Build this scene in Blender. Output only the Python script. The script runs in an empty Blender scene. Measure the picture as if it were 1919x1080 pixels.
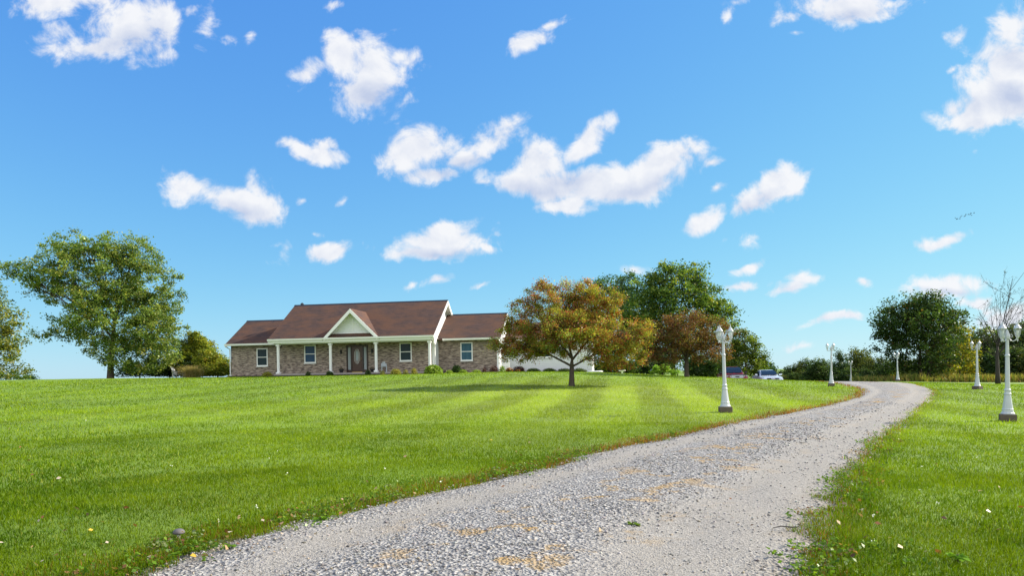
import bpy, bmesh, math, random
import numpy as np
from mathutils import Vector, Matrix
rng = np.random.default_rng(7)
random.seed(7)
R = math.radians
scene = bpy.context.scene
COL = scene.collection

# ------------------------------------------------------------------ camera
F = 1280.0; CX, CY = 959.5, 700.0; H = 1.3; ROLL = R(1.0)
cr, sr = math.cos(ROLL), math.sin(ROLL)
def W(px, py, d):
    "point seen at pixel (px,py) at distance d along +Y"
    u, w = px-CX, CY-py
    return Vector(((u*cr+w*sr)/F*d, d, H+(-u*sr+w*cr)/F*d))
cam = bpy.data.cameras.new('camera'); cam_o = bpy.data.objects.new('camera', cam); COL.objects.link(cam_o)
cam.sensor_width = 36.0; cam.sensor_fit = 'HORIZONTAL'; cam.lens = F/1919*36
cam.shift_y = (CY-540)/1919; cam.clip_end = 6000; cam.clip_start = .1
cam_o.matrix_world = Matrix(((cr, sr, 0, 0), (0, 0, -1, 0), (-sr, cr, 0, H), (0, 0, 0, 1)))
scene.camera = cam_o

SUN_AZ, SUN_EL = R(17), R(32)      # azimuth from +X towards +Y
sun_dir = Vector((math.cos(SUN_EL)*math.cos(SUN_AZ), math.cos(SUN_EL)*math.sin(SUN_AZ), math.sin(SUN_EL)))

# ------------------------------------------------------------------ node helpers
def new_mat(name):
    m = bpy.data.materials.new(name); m.use_nodes = True
    nt = m.node_tree; nt.nodes.clear()
    out = nt.nodes.new('ShaderNodeOutputMaterial')
    return m, nt, out
def N(nt, typ, **kw):
    n = nt.nodes.new('ShaderNode'+typ)
    for k, v in kw.items():
        if k in n.inputs: n.inputs[k].default_value = v
        else: setattr(n, k, v)
    return n
def L(nt, a, b): nt.links.new(a, b)
def mixc(nt, fac, a, b, blend='MIX'):
    n = nt.nodes.new('ShaderNodeMix'); n.data_type = 'RGBA'; n.blend_type = blend
    for sock, v in ((n.inputs[0], fac), (n.inputs[6], a), (n.inputs[7], b)):
        if hasattr(v, 'links'): L(nt, v, sock)
        else: sock.default_value = v if not isinstance(v, tuple) else (*v[:3], 1)
    return n.outputs[2]
def ramp(nt, fac, stops):
    n = nt.nodes.new('ShaderNodeValToRGB'); e = n.color_ramp.elements
    while len(e) < len(stops): e.new(.5)
    for k, (p, c) in enumerate(stops):
        e[k].position = p; e[k].color = (*c[:3], 1) if isinstance(c, tuple) else (c, c, c, 1)
    L(nt, fac, n.inputs[0]); return n.outputs[0]
def math_(nt, op, a, b=None, c=None, clamp=False):
    n = nt.nodes.new('ShaderNodeMath'); n.operation = op; n.use_clamp = clamp
    for k, v in enumerate((a, b, c)):
        if v is None: continue
        if hasattr(v, 'links'): L(nt, v, n.inputs[k])
        else: n.inputs[k].default_value = v
    return n.outputs[0]
def noise(nt, vec, scale, detail=3, rough=.55, dist=0, dim='3D'):
    n = N(nt, 'TexNoise'); n.noise_dimensions = dim
    n.inputs['Scale'].default_value = scale; n.inputs['Detail'].default_value = detail
    n.inputs['Roughness'].default_value = rough; n.inputs['Distortion'].default_value = dist
    if vec is not None: L(nt, vec, n.inputs['Vector'])
    return n.outputs['Fac']
def objco(nt): return N(nt, 'TexCoord').outputs['Object']
def scaled(nt, vec, s):
    n = nt.nodes.new('ShaderNodeMapping'); n.inputs['Scale'].default_value = s
    L(nt, vec, n.inputs['Vector']); return n.outputs[0]
def principled(nt, out, color, rough=.6, bump=None, bstr=.3, bdist=.01, **kw):
    b = nt.nodes.new('ShaderNodeBsdfPrincipled')
    if hasattr(color, 'links'): L(nt, color, b.inputs['Base Color'])
    else: b.inputs['Base Color'].default_value = (*color[:3], 1)
    if hasattr(rough, 'links'): L(nt, rough, b.inputs['Roughness'])
    else: b.inputs['Roughness'].default_value = rough
    for k, v in kw.items(): b.inputs[k.replace('_', ' ')].default_value = v
    if bump is not None:
        bn = N(nt, 'Bump'); bn.inputs['Strength'].default_value = bstr; bn.inputs['Distance'].default_value = bdist
        L(nt, bump, bn.inputs['Height']); L(nt, bn.outputs[0], b.inputs['Normal'])
    L(nt, b.outputs[0], out.inputs[0]); return b
MAT = {}
def simple(name, color, rough=.5, var=.12, scale=6, bump=0, **kw):
    m, nt, out = new_mat(name)
    co = objco(nt); n = noise(nt, co, scale, 4)
    c = mixc(nt, n, tuple(x*(1-var) for x in color), tuple(min(1, x*(1+var)) for x in color))
    principled(nt, out, c, rough, noise(nt, co, scale*6, 3) if bump else None, bump, .01, **kw)
    MAT[name] = m; return m
def leaf_mat(name, trans=.35, gloss=.06, sat=1.0):
    m, nt, out = new_mat(name)
    a = N(nt, 'Attribute'); a.attribute_name = 'tint'
    d = N(nt, 'BsdfDiffuse'); L(nt, a.outputs['Color'], d.inputs['Color'])
    t = N(nt, 'BsdfTranslucent'); tc = mixc(nt, 1.0, a.outputs['Color'], (1.25, 1.3, .6), 'MULTIPLY'); L(nt, tc, t.inputs['Color'])
    mx = N(nt, 'MixShader'); mx.inputs[0].default_value = trans
    L(nt, d.outputs[0], mx.inputs[1]); L(nt, t.outputs[0], mx.inputs[2])
    g = N(nt, 'BsdfGlossy'); g.inputs['Roughness'].default_value = .35; g.inputs['Color'].default_value = (.9, .95, .85, 1)
    m2 = N(nt, 'MixShader'); m2.inputs[0].default_value = gloss
    L(nt, mx.outputs[0], m2.inputs[1]); L(nt, g.outputs[0], m2.inputs[2]); L(nt, m2.outputs[0], out.inputs[0])
    MAT[name] = m; return m

# ------------------------------------------------------------------ mesh helpers
def tag(o, label=None, cat=None, group=None, kind=None):
    if label: o['label'] = label
    if cat: o['category'] = cat
    if group: o['group'] = group
    if kind: o['kind'] = kind
    return o
def thing(name, label, cat, loc=(0, 0, 0), rz=0, group=None):
    o = bpy.data.objects.new(name, None); COL.objects.link(o); o.empty_display_size = .2
    o.location = loc; o.rotation_euler = (0, 0, rz)
    return tag(o, label, cat, group)
def link_mesh(name, me, mat, parent=None, smooth=False):
    o = bpy.data.objects.new(name, me); COL.objects.link(o)
    if mat is not None:
        for mm in (mat if isinstance(mat, (list, tuple)) else [mat]): me.materials.append(MAT[mm] if isinstance(mm, str) else mm)
    if parent: o.parent = parent
    if smooth: me.polygons.foreach_set('use_smooth', np.ones(len(me.polygons), bool))
    return o
def np_mesh(name, verts, loops, starts, tint=None):
    me = bpy.data.meshes.new(name)
    me.vertices.add(len(verts)); me.vertices.foreach_set('co', np.ascontiguousarray(verts, np.float32).ravel())
    me.loops.add(len(loops)); me.loops.foreach_set('vertex_index', np.ascontiguousarray(loops, np.int32))
    me.polygons.add(len(starts)); me.polygons.foreach_set('loop_start', np.ascontiguousarray(starts, np.int32))
    me.update(calc_edges=True)
    if tint is not None:
        a = me.attributes.new('tint', 'FLOAT_COLOR', 'POINT')
        c = np.ones((len(verts), 4), np.float32); c[:, :3] = tint; a.data.foreach_set('color', c.ravel())
    return me
class MB:
    def __init__(s): s.v = []; s.f = []
    def add(s, vs, fs):
        o = len(s.v); s.v += [tuple(p) for p in vs]; s.f += [tuple(i+o for i in f) for f in fs]; return s
    def box(s, x0, x1, y0, y1, z0, z1):
        return s.add([(x0,y0,z0),(x1,y0,z0),(x1,y1,z0),(x0,y1,z0),(x0,y0,z1),(x1,y0,z1),(x1,y1,z1),(x0,y1,z1)],
                     [(0,3,2,1),(4,5,6,7),(0,1,5,4),(1,2,6,5),(2,3,7,6),(3,0,4,7)])
    def prism(s, poly, axis, a, b):
        "polygon (2-D, ccw) extruded along axis from a to b; poly coords are the other two axes in order"
        n = len(poly); ins = lambda p, t: {0: (t, p[0], p[1]), 1: (p[0], t, p[1]), 2: (p[0], p[1], t)}[axis]
        vs = [ins(p, a) for p in poly]+[ins(p, b) for p in poly]
        fs = [tuple(range(n-1, -1, -1)), tuple(range(n, 2*n))]+[(i, (i+1) % n, n+(i+1) % n, n+i) for i in range(n)]
        return s.add(vs, fs)
    def tube(s, pts, rads, n=8, cap=True, twist=0):
        pts = [Vector(p) for p in pts]
        if not hasattr(rads, '__len__'): rads = [rads]*len(pts)
        vs, fs = [], []; ref = None
        for k, p in enumerate(pts):
            t = (pts[min(k+1, len(pts)-1)]-pts[max(k-1, 0)]).normalized()
            if ref is None: ref = Vector((1, 0, 0)) if abs(t.x) < .9 else Vector((0, 1, 0))
            u = (ref-t*ref.dot(t)).normalized(); w = t.cross(u); ref = u
            for i in range(n):
                a = 2*math.pi*i/n+twist
                vs.append(p+(u*math.cos(a)+w*math.sin(a))*rads[k])
        for k in range(len(pts)-1):
            for i in range(n):
                fs.append((k*n+i, k*n+(i+1) % n, (k+1)*n+(i+1) % n, (k+1)*n+i))
        if cap: fs.append(tuple(range(n-1, -1, -1))); fs.append(tuple((len(pts)-1)*n+i for i in range(n)))
        return s.add(vs, fs)
    def lathe(s, prof, n=16, c=(0, 0, 0), sx=1, sy=1, twist=0):
        vs, fs = [], []
        for r, z in prof:
            for i in range(n):
                a = 2*math.pi*i/n+twist
                vs.append((c[0]+r*math.cos(a)*sx, c[1]+r*math.sin(a)*sy, c[2]+z))
        m = len(prof)
        for k in range(m-1):
            for i in range(n): fs.append((k*n+i, k*n+(i+1) % n, (k+1)*n+(i+1) % n, (k+1)*n+i))
        fs.append(tuple(range(n-1, -1, -1))); fs.append(tuple((m-1)*n+i for i in range(n)))
        return s.add(vs, fs)
    def loft(s, secs, cap=True):
        n = len(secs[0]); vs = [p for sc in secs for p in sc]; fs = []
        for k in range(len(secs)-1):
            for i in range(n): fs.append((k*n+i, k*n+(i+1) % n, (k+1)*n+(i+1) % n, (k+1)*n+i))
        if cap: fs.append(tuple(range(n-1, -1, -1))); fs.append(tuple((len(secs)-1)*n+i for i in range(n)))
        return s.add(vs, fs)
    def build(s, name, mat, parent=None, smooth=False, bevel=0, recalc=True):
        me = bpy.data.meshes.new(name); me.from_pydata(s.v, [], s.f)
        if recalc or bevel:
            bm = bmesh.new(); bm.from_mesh(me)
            bmesh.ops.recalc_face_normals(bm, faces=bm.faces)
            if bevel: bmesh.ops.bevel(bm, geom=bm.edges, offset=bevel, segments=1, affect='EDGES', profile=.5)
            bm.to_mesh(me); bm.free()
        return link_mesh(name, me, mat, parent, smooth)
def copy_tree(o, parent=None):
    c = o.copy(); COL.objects.link(c); c.parent = parent
    for ch in list(o.children): copy_tree(ch, c)
    return c
def vnoise(x, y, scale, seed):
    "smooth value noise 0..1"
    r = np.random.default_rng(seed); T = r.random((256, 256))
    x = np.asarray(x)*scale+1000; y = np.asarray(y)*scale+1000
    i = np.floor(x).astype(int); j = np.floor(y).astype(int); fx = x-i; fy = y-j
    fx = fx*fx*(3-2*fx); fy = fy*fy*(3-2*fy); i0, i1, j0, j1 = i % 256, (i+1) % 256, j % 256, (j+1) % 256
    return (T[i0, j0]*(1-fx)+T[i1, j0]*fx)*(1-fy)+(T[i0, j1]*(1-fx)+T[i1, j1]*fx)*fy

# ------------------------------------------------------------------ terrain
ctl = [W(*p) for p in [
    (1360, 774, 18.3), (1890, 790, 16.1), (1832, 730.6, 32.3), (1557, 725, 36.2), (1682, 715.5, 54),
    (1071, 724, 33), (1287, 707, 46), (1370, 714.5, 41), (1440, 716, 40.5), (1490, 716.5, 42), (1545, 715.6, 46), (1320, 708.6, 50),
    (0, 714, 47), (200, 712, 48), (430, 709, 48.5), (560, 706.5, 48.2), (760, 703, 47), (960, 699, 47), (1120, 699, 49),
    (1870, 720.5, 50), (1735, 717.5, 60), (1900, 717.5, 62)]]
ctl += [Vector(p) for p in [
    (0, 0, 0), (-6, 4, .0), (6, 4, -.03), (0, -15, -.1), (-20, -5, .15), (20, -5, -.15), (-14, 12, .22), (-24, 26, .62), (-6, 18, .22), (-8, 32, .68),
    (-16, 36, .92), (-32, 44, 1.25), (-52, 30, .9), (-60, 60, 1.35), (-40, 62, 1.38), (-20, 66, 1.25), (0, 66, .9), (19, 58, -.12), (22, 57.5, -.2), (15, 60, .05), (27, 56, .05),
    (30, 75, -.9), (55, 80, -1.2), (60, 40, -.3), (45, 20, -.2), (0, 90, .2), (-60, 100, .6), (60, 110, -1.8), (20, 110, -1.6)]]
CP = np.array([(p.x, p.y) for p in ctl]); CZ = np.array([p.z for p in ctl])
def _k(r2): return .5*r2*np.log(r2+1e-9)
_n = len(CP); A = np.zeros((_n+3, _n+3))
A[:_n, :_n] = _k(((CP[:, None]-CP[None])**2).sum(-1))+np.eye(_n)*2.0
A[:_n, _n] = 1; A[:_n, _n+1:] = CP; A[_n, :_n] = 1; A[_n+1:, :_n] = CP.T
TPS = np.linalg.solve(A, np.r_[CZ, 0, 0, 0])
def hz(x, y):
    x = np.asarray(x, float); y = np.asarray(y, float); sh = x.shape; x = x.ravel(); y = y.ravel()
    out = np.empty(len(x))
    for a in range(0, len(x), 60000):
        xx, yy = x[a:a+60000], y[a:a+60000]
        # past the built slopes the land levels out
        cx_ = np.clip(xx, -75, 75); cy_ = np.clip(yy, -20, 125)
        r2 = (cx_[:, None]-CP[None, :, 0])**2+(cy_[:, None]-CP[None, :, 1])**2
        z = _k(r2)@TPS[:_n]+TPS[_n]+cx_*TPS[_n+1]+cy_*TPS[_n+2]
        far = np.clip((np.hypot(xx, yy-40)-85)/60, 0, 1); far = far*far*(3-2*far)
        out[a:a+60000] = z*(1-far)+far*(-1.9)
    return out.reshape(sh)
def h1(x, y): return float(hz(np.array([x]), np.array([y]))[0])
def on_ground(px, py):
    "world point where the ray of a pixel meets the ground (first hit)"
    ds = np.arange(2.5, 120, .1); a = W(px, py, 1.0)
    x = a.x*ds; z = H+(a.z-H)*ds; g = hz(x, ds); k = np.argmax(z < g)
    d = ds[k] if (z < g).any() else 60.
    return Vector((a.x*d, d, h1(a.x*d, d)))
def at_depth(px, d):
    a = W(px, 705, d); return Vector((a.x, d, h1(a.x, d)))

# ------------------------------------------------------------------ driveway outline (pairs of left / right edge points)
pairs = [((255, 1080), (1520, 1080)), ((480, 1000), (1546, 1000)), ((655, 955), (1562, 955)), ((890, 905), (1596, 900)), ((1010, 878), (1622, 865)), ((1110, 850), (1646, 835)),
         ((1240, 825), (1672, 810)), ((1370, 795), (1703, 783)), ((1480, 775), (1727, 763)), ((1560, 758), (1744, 748)),
         ((1600, 747), (1750, 740)), ((1617, 737), (1748, 732)), ((1612, 729), (1735, 726))]
EL = [on_ground(*a) for a, b in pairs]; ER = [on_ground(*b) for a, b in pairs]
EL += [at_depth(1588, 38.5), at_depth(1545, 44.5), at_depth(1480, 50), at_depth(1400, 54), at_depth(1320, 51.5), at_depth(1270, 53)]
ER += [at_depth(1702, 44), at_depth(1652, 50.5), at_depth(1560, 57), at_depth(1440, 64), at_depth(1330, 63), at_depth(1270, 62)]
for E in (EL, ER):
    d = (E[0]-E[1]); E.insert(0, E[0]+d*3.5)
    E.insert(0, E[0]+d*6)
def catmull(P, n):
    P = np.array([(p.x, p.y) for p in P]); P = np.vstack([2*P[0]-P[1], P, 2*P[-1]-P[-2]]); out = []
    for i in range(1, len(P)-2):
        for t in np.linspace(0, 1, n, endpoint=False):
            p0, p1, p2, p3 = P[i-1:i+3]
            out.append(.5*(2*p1+(p2-p0)*t+(2*p0-5*p1+4*p2-p3)*t*t+(3*p1-p0-3*p2+p3)*t**3))
    return np.array(out)
DL, DR = catmull(EL, 12), catmull(ER, 12)
DC = (DL+DR)/2; DH = np.hypot(*(DL-DR).T)/2; DD = (DL-DR)/(2*DH[:, None])
def poly_dist(x, y, Q, step=20000):
    "distance to a polyline"
    A_, B_ = Q[:-1], Q[1:]; D = B_-A_; L2 = (D*D).sum(1)+1e-9; out = np.empty(len(x))
    for a in range(0, len(x), step):
        px_, py_ = x[a:a+step, None]-A_[None, :, 0], y[a:a+step, None]-A_[None, :, 1]
        t = np.clip((px_*D[None, :, 0]+py_*D[None, :, 1])/L2[None], 0, 1)
        out[a:a+step] = np.sqrt(((px_-t*D[None, :, 0])**2+(py_-t*D[None, :, 1])**2).min(1))
    return out
_ring = np.vstack([DL, DR[::-1]])
def drive_pos(x, y):
    "across: -1 right edge .. +1 left edge; gap: metres outside (>0) or inside (<0) the edge"
    x = np.asarray(x, float); y = np.asarray(y, float); gap = np.full(len(x), 99.); ac = np.full(len(x), 3.)
    near = np.where((np.abs(x) < 45) & (y > -30) & (y < 80))[0]; xn, yn = x[near], y[near]
    dl, dr = poly_dist(xn, yn, DL[::2]), poly_dist(xn, yn, DR[::2]); ins = np.zeros(len(xn), bool)
    P_ = _ring[::2]; Q_ = np.roll(P_, -1, 0)
    for (x0, y0), (x1, y1) in zip(P_, Q_):
        if y0 != y1: ins ^= ((y0 > yn) != (y1 > yn)) & (xn < (x1-x0)*(yn-y0)/(y1-y0)+x0)
    m = np.minimum(dl, dr); gap[near] = np.where(ins, -m, m)
    ac[near] = np.where(ins, (dr-dl)/(dr+dl+1e-9), np.where(dl < dr, 1.0+m, -1.0-m))
    return ac, gap, None

# ------------------------------------------------------------------ world
SKY_STRENGTH = .12; EXPOSURE = 1.1
def build_world():
    w = bpy.data.worlds.new('World'); scene.world = w; w.use_nodes = True; nt = w.node_tree; nt.nodes.clear()
    out = N(nt, 'OutputWorld'); bg = N(nt, 'Background'); bg.inputs['Strength'].default_value = SKY_STRENGTH; L(nt, bg.outputs[0], out.inputs[0])
    sky = N(nt, 'TexSky'); sky.sky_type = 'NISHITA'; sky.sun_disc = False; sky.sun_elevation = SUN_EL
    sky.sun_rotation = math.pi/2-SUN_AZ; sky.altitude = 200; sky.air_density = 1.0; sky.dust_density = .1; sky.ozone_density = 2.2
    # the camera's response to that very bright sky: each channel scaled and softly compressed
    ex = 1/(SKY_STRENGTH*2**EXPOSURE)
    va = N(nt, 'VectorMath', operation='MULTIPLY'); L(nt, sky.outputs[0], va.inputs[0]); va.inputs[1].default_value = (.104*ex, .242*ex, 1.05*ex)
    vb = N(nt, 'VectorMath', operation='MULTIPLY_ADD'); L(nt, sky.outputs[0], vb.inputs[0]); vb.inputs[1].default_value = (.06, .165, .96); vb.inputs[2].default_value = (1, 1, 1)
    vd = N(nt, 'VectorMath', operation='DIVIDE'); L(nt, va.outputs[0], vd.inputs[0]); L(nt, vb.outputs[0], vd.inputs[1]); tint = vd.outputs[0]
    tc = N(nt, 'TexCoord'); sp = N(nt, 'SeparateXYZ'); L(nt, tc.outputs['Generated'], sp.inputs[0])
    yy = math_(nt, 'MAXIMUM', sp.outputs[1], .03)
    cb = N(nt, 'CombineXYZ'); L(nt, math_(nt, 'DIVIDE', sp.outputs[0], yy), cb.inputs[0]); L(nt, math_(nt, 'DIVIDE', sp.outputs[2], yy), cb.inputs[1])
    P = cb.outputs[0]
    # gentle warp so that the banks of cloud do not read as ellipses
    wn = N(nt, 'TexNoise'); wn.inputs['Scale'].default_value = 9; wn.inputs['Detail'].default_value = 3; L(nt, P, wn.inputs['Vector'])
    vs = N(nt, 'VectorMath', operation='SUBTRACT'); L(nt, wn.outputs['Color'], vs.inputs[0]); vs.inputs[1].default_value = (.5, .5, .5)
    vm = N(nt, 'VectorMath', operation='MULTIPLY_ADD'); L(nt, vs.outputs[0], vm.inputs[0]); vm.inputs[1].default_value = (.06, .05, 0); L(nt, P, vm.inputs[2])
    PW = vm.outputs[0]
    pws = N(nt, 'SeparateXYZ'); L(nt, PW, pws.inputs[0])
    def field(ells, acc=None):
        for (px, py, rx, ry, rot, st) in ells:
            c = W(px, py, 1.0)
            mp = nt.nodes.new('ShaderNodeMapping'); mp.vector_type = 'TEXTURE'
            mp.inputs['Location'].default_value = (c.x, c.z-H, 0); mp.inputs['Rotation'].default_value = (0, 0, R(rot)+ROLL)
            mp.inputs['Scale'].default_value = (rx*1.36/F, ry*1.36/F, 1e6)
            if acc is None: L(nt, PW, mp.inputs['Vector'])
            else:           # evaluated one after the other (keeps the shader stack small); the z it carries is scaled away
                cx_ = N(nt, 'CombineXYZ'); L(nt, pws.outputs[0], cx_.inputs[0]); L(nt, pws.outputs[1], cx_.inputs[1]); L(nt, acc, cx_.inputs[2]); L(nt, cx_.outputs[0], mp.inputs['Vector'])
            ln = N(nt, 'VectorMath', operation='LENGTH'); L(nt, mp.outputs[0], ln.inputs[0])
            f = math_(nt, 'MULTIPLY_ADD', ln.outputs['Value'], -st, st)
            acc = f if acc is None else math_(nt, 'MAXIMUM', acc, f)
        return math_(nt, 'MAXIMUM', acc, -1.5)
    E = [(250,40,85,58,0,1),(185,88,78,24,5,1),(105,8,100,26,0,.9),(300,38,46,34,20,1),(388,40,20,34,-15,.55),(365,22,30,16,0,.5),(112,66,34,18,0,.45),(300,98,34,14,10,.45),
        (425,75,16,9,0,.45),(465,68,14,8,30,.4),(622,12,22,9,15,.5),
        (690,128,72,58,0,1),(650,112,40,48,30,1),(572,138,42,26,10,.7),(690,172,66,34,-5,1),(748,104,34,20,25,.75),
        (600,284,64,20,0,.95),(605,268,30,16,0,.8),
        (782,283,70,40,8,1.05),(925,256,58,27,22,1.0),(815,325,54,18,5,.85),(870,288,34,24,10,.8),
        (1008,308,52,42,20,1.1),(1095,262,74,24,38,.95),(1020,342,108,32,-5,1.1),(1150,338,130,38,6,1.1),(1240,308,66,36,15,1.05),(1062,382,66,18,0,.95),(908,350,15,14,0,.5),(1332,310,18,9,10,.6),
        (1458,352,62,30,38,1.05),(1400,390,54,22,32,.9),(1330,416,52,20,25,.85),(1340,362,20,12,0,.7),(1352,452,22,13,20,.4),(1405,455,18,15,30,.35),
        (818,458,96,28,4,1),(830,438,46,22,0,.95),(775,478,58,18,0,.95),(910,460,26,11,-10,.8),(935,438,14,5,0,.4),
        (625,480,46,18,6,.85),(543,468,26,24,20,.42),(520,455,24,8,0,.38),(600,438,10,7,0,.4),
        (360,350,46,30,-20,.95),(430,372,70,26,-8,.95),(475,385,62,30,-10,.9),(480,348,20,20,0,.6),(565,368,9,6,0,.45),(640,374,16,7,10,.35),
        (985,78,52,16,20,.62),(1030,40,24,10,25,.55),
        (1590,12,96,26,0,1),(1480,26,40,12,8,.6),(1660,10,50,14,8,.7),(1375,22,10,24,-15,.42),(1385,4,28,8,0,.45),(1490,58,22,7,0,.3),
        (1885,155,86,84,20,1.1),(1905,55,60,46,40,.95),(1785,205,34,24,-20,.75),(1865,215,110,32,5,1.05),(1800,75,18,30,-35,.5),(1782,132,14,8,20,.4),
        (1772,530,70,22,4,1),(1780,516,36,16,0,.95),(1828,560,30,12,0,.75),(1485,545,46,14,14,.72),(1510,530,26,14,10,.7),(1612,532,16,11,-15,.75),(1555,604,60,9,4,.85),(1400,508,32,10,18,.65),
        (1380,544,34,8,4,.6),(1768,455,50,9,20,.62),(1735,460,20,14,0,.5),(812,532,32,9,12,.7),(768,540,14,6,10,.4),(900,541,20,6,22,.55),(1855,604,80,26,6,.8),(1060,528,0.1,.1,0,.1),(1190,505,24,10,0,.5),(1505,650,40,8,5,.38)]
    f = field(E)
    # billows and wisps
    n1 = N(nt, 'TexNoise'); n1.inputs['Scale'].default_value = 17; n1.inputs['Detail'].default_value = 9; n1.inputs['Roughness'].default_value = .62; n1.inputs['Distortion'].default_value = .35; L(nt, P, n1.inputs['Vector'])
    dens = math_(nt, 'MULTIPLY_ADD', math_(nt, 'SUBTRACT', n1.outputs['Fac'], .5), 2.3, math_(nt, 'SUBTRACT', f, .15))
    al = N(nt, 'MapRange'); al.interpolation_type = 'SMOOTHSTEP'; al.inputs['From Min'].default_value = -.10; al.inputs['From Max'].default_value = .50; L(nt, dens, al.inputs['Value'])
    # light side: density towards the sun (up and right) compared with here
    off = N(nt, 'VectorMath', operation='ADD'); L(nt, P, off.inputs[0]); off.inputs[1].default_value = (.010, .016, 0)
    n2 = N(nt, 'TexNoise'); n2.inputs['Scale'].default_value = 17; n2.inputs['Detail'].default_value = 5; n2.inputs['Roughness'].default_value = .55; n2.inputs['Distortion'].default_value = .35; L(nt, off.outputs[0], n2.inputs['Vector'])
    S = [(700,172,70,30,0,1),(250,75,80,26,10,.8),(880,300,50,18,10,.8),(820,320,60,14,0,.7),(1010,355,90,20,0,1),(1060,340,70,24,10,.8),(1210,345,80,20,8,.8),(1420,392,50,14,30,.7),(830,480,80,13,0,.9),(1890,190,80,26,0,1),(1895,110,40,30,30,.6),(450,395,60,20,-8,.7),(1780,545,70,9,0,.9),(1590,25,80,10,0,.7)]
    sh = math_(nt, 'MAXIMUM', field(S), 0)
    lit = math_(nt, 'MULTIPLY_ADD', math_(nt, 'SUBTRACT', n1.outputs['Fac'], n2.outputs['Fac']), 1.5, math_(nt, 'MULTIPLY_ADD', sh, -.9, .88), clamp=True)
    k = .92/(SKY_STRENGTH*2**EXPOSURE)
    ccol = mixc(nt, lit, (k*.60, k*.68, k*.88), (k*1.02, k*1.03, k*1.06))
    front = math_(nt, 'GREATER_THAN', sp.outputs[1], .05)
    fac = math_(nt, 'MULTIPLY', al.outputs[0], front)
    base = mixc(nt, math_(nt, 'MULTIPLY', fac, .97), tint, ccol)
    # unseen bright cloud bank, added behind the camera to fill shaded fronts
    nb = N(nt, 'TexNoise'); nb.inputs['Scale'].default_value = 2.4; nb.inputs['Detail'].default_value = 6; nb.inputs['Roughness'].default_value = .55; L(nt, tc.outputs['Generated'], nb.inputs['Vector'])
    mb_ = N(nt, 'MapRange'); mb_.interpolation_type = 'SMOOTHSTEP'; mb_.inputs['From Min'].default_value = .40; mb_.inputs['From Max'].default_value = .52; L(nt, nb.outputs['Fac'], mb_.inputs['Value'])
    bk = N(nt, 'MapRange'); bk.interpolation_type = 'SMOOTHSTEP'; bk.inputs['From Min'].default_value = .05; bk.inputs['From Max'].default_value = -.25; L(nt, sp.outputs[1], bk.inputs['Value'])
    up_ = math_(nt, 'GREATER_THAN', sp.outputs[2], -.02)
    L(nt, mixc(nt, math_(nt, 'MULTIPLY', math_(nt, 'MULTIPLY', mb_.outputs[0], bk.outputs[0]), up_), base, (k*1.66, k*1.68, k*1.72)), bg.inputs['Color'])
    w.cycles.sampling_method = 'MANUAL'; w.cycles.sample_map_resolution = 512
build_world()
sl = bpy.data.lights.new('sun', 'SUN'); sl.energy = 4.4; sl.angle = R(.53); sl.color = (1, .91, .77)
so = bpy.data.objects.new('sun', sl); COL.objects.link(so); so.location = (40, 20, 40)
so.rotation_euler = (-sun_dir).to_track_quat('-Z', 'Y').to_euler()
vs_ = scene.view_settings; vs_.view_transform = 'Standard'; vs_.look = 'None'; vs_.exposure = EXPOSURE; vs_.gamma = 1; vs_.use_curve_mapping = False
scene.cycles.max_bounces = 6; scene.cycles.diffuse_bounces = 3; scene.cycles.transparent_max_bounces = 6; scene.cycles.caustics_reflective = False; scene.cycles.caustics_refractive = False

# ------------------------------------------------------------------ materials
simple('white_trim', (.80, .80, .78), .45, .04, 3)
simple('white_metal', (.50, .525, .55), .38, .10, 7)
simple('concrete', (.105, .082, .06), .9, .35, 9, .5)
simple('step_concrete', (.33, .30, .27), .9, .2, 7, .4)
simple('dark_metal', (.03, .03, .032), .45, .2)
simple('door_wood', (.055, .022, .012), .4, .35, 5)
simple('door_frame', (.035, .018, .012), .45, .3, 5)
simple('brass', (.55, .38, .12), .3, .1, 5, Metallic=.8)
simple('pot_black', (.015, .014, .016), .5, .2)
simple('grey_wood', (.42, .47, .50), .7, .1)
simple('galv', (.45, .46, .47), .45, .1, 5, Metallic=.6)
simple('car_red', (.19, .010, .02), .25, .03, 2, Coat_Weight=.6)
simple('car_silver', (.62, .68, .74), .25, .03, 2, Coat_Weight=.6, Metallic=.25)
simple('car_dark', (.02, .02, .022), .5, .1)
simple('tyre', (.02, .02, .02), .85, .2, 20)
simple('rim_metal', (.5, .5, .52), .3, .05, 5, Metallic=.8)
simple('headlight', (.42, .46, .50), .12, .05, 8)
simple('car_glass', (.012, .02, .028), .04, .1, 3, Specular_IOR_Level=.8)
simple('mulch', (.035, .022, .015), .95, .5, 25, .8)
simple('green_roof', (.30, .42, .36), .6, .1)
simple('mushroom_cap', (.11, .10, .10), .7, .3, 20)
simple('bird_black', (.02, .02, .022), .6, .1)
simple('twig_wood', (.05, .04, .03), .8, .3, 20)
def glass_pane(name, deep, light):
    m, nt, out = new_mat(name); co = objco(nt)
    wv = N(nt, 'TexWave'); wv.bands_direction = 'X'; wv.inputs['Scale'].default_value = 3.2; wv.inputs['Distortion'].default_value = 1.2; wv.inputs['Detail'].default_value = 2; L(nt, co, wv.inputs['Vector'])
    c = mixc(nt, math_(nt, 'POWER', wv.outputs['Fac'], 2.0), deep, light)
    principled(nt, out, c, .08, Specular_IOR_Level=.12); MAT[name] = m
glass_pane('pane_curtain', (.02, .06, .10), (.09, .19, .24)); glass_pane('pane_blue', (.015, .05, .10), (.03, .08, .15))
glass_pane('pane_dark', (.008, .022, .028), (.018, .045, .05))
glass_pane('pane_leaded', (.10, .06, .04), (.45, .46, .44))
glass_pane('pane_side', (.22, .26, .27), (.42, .46, .46))
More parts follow.
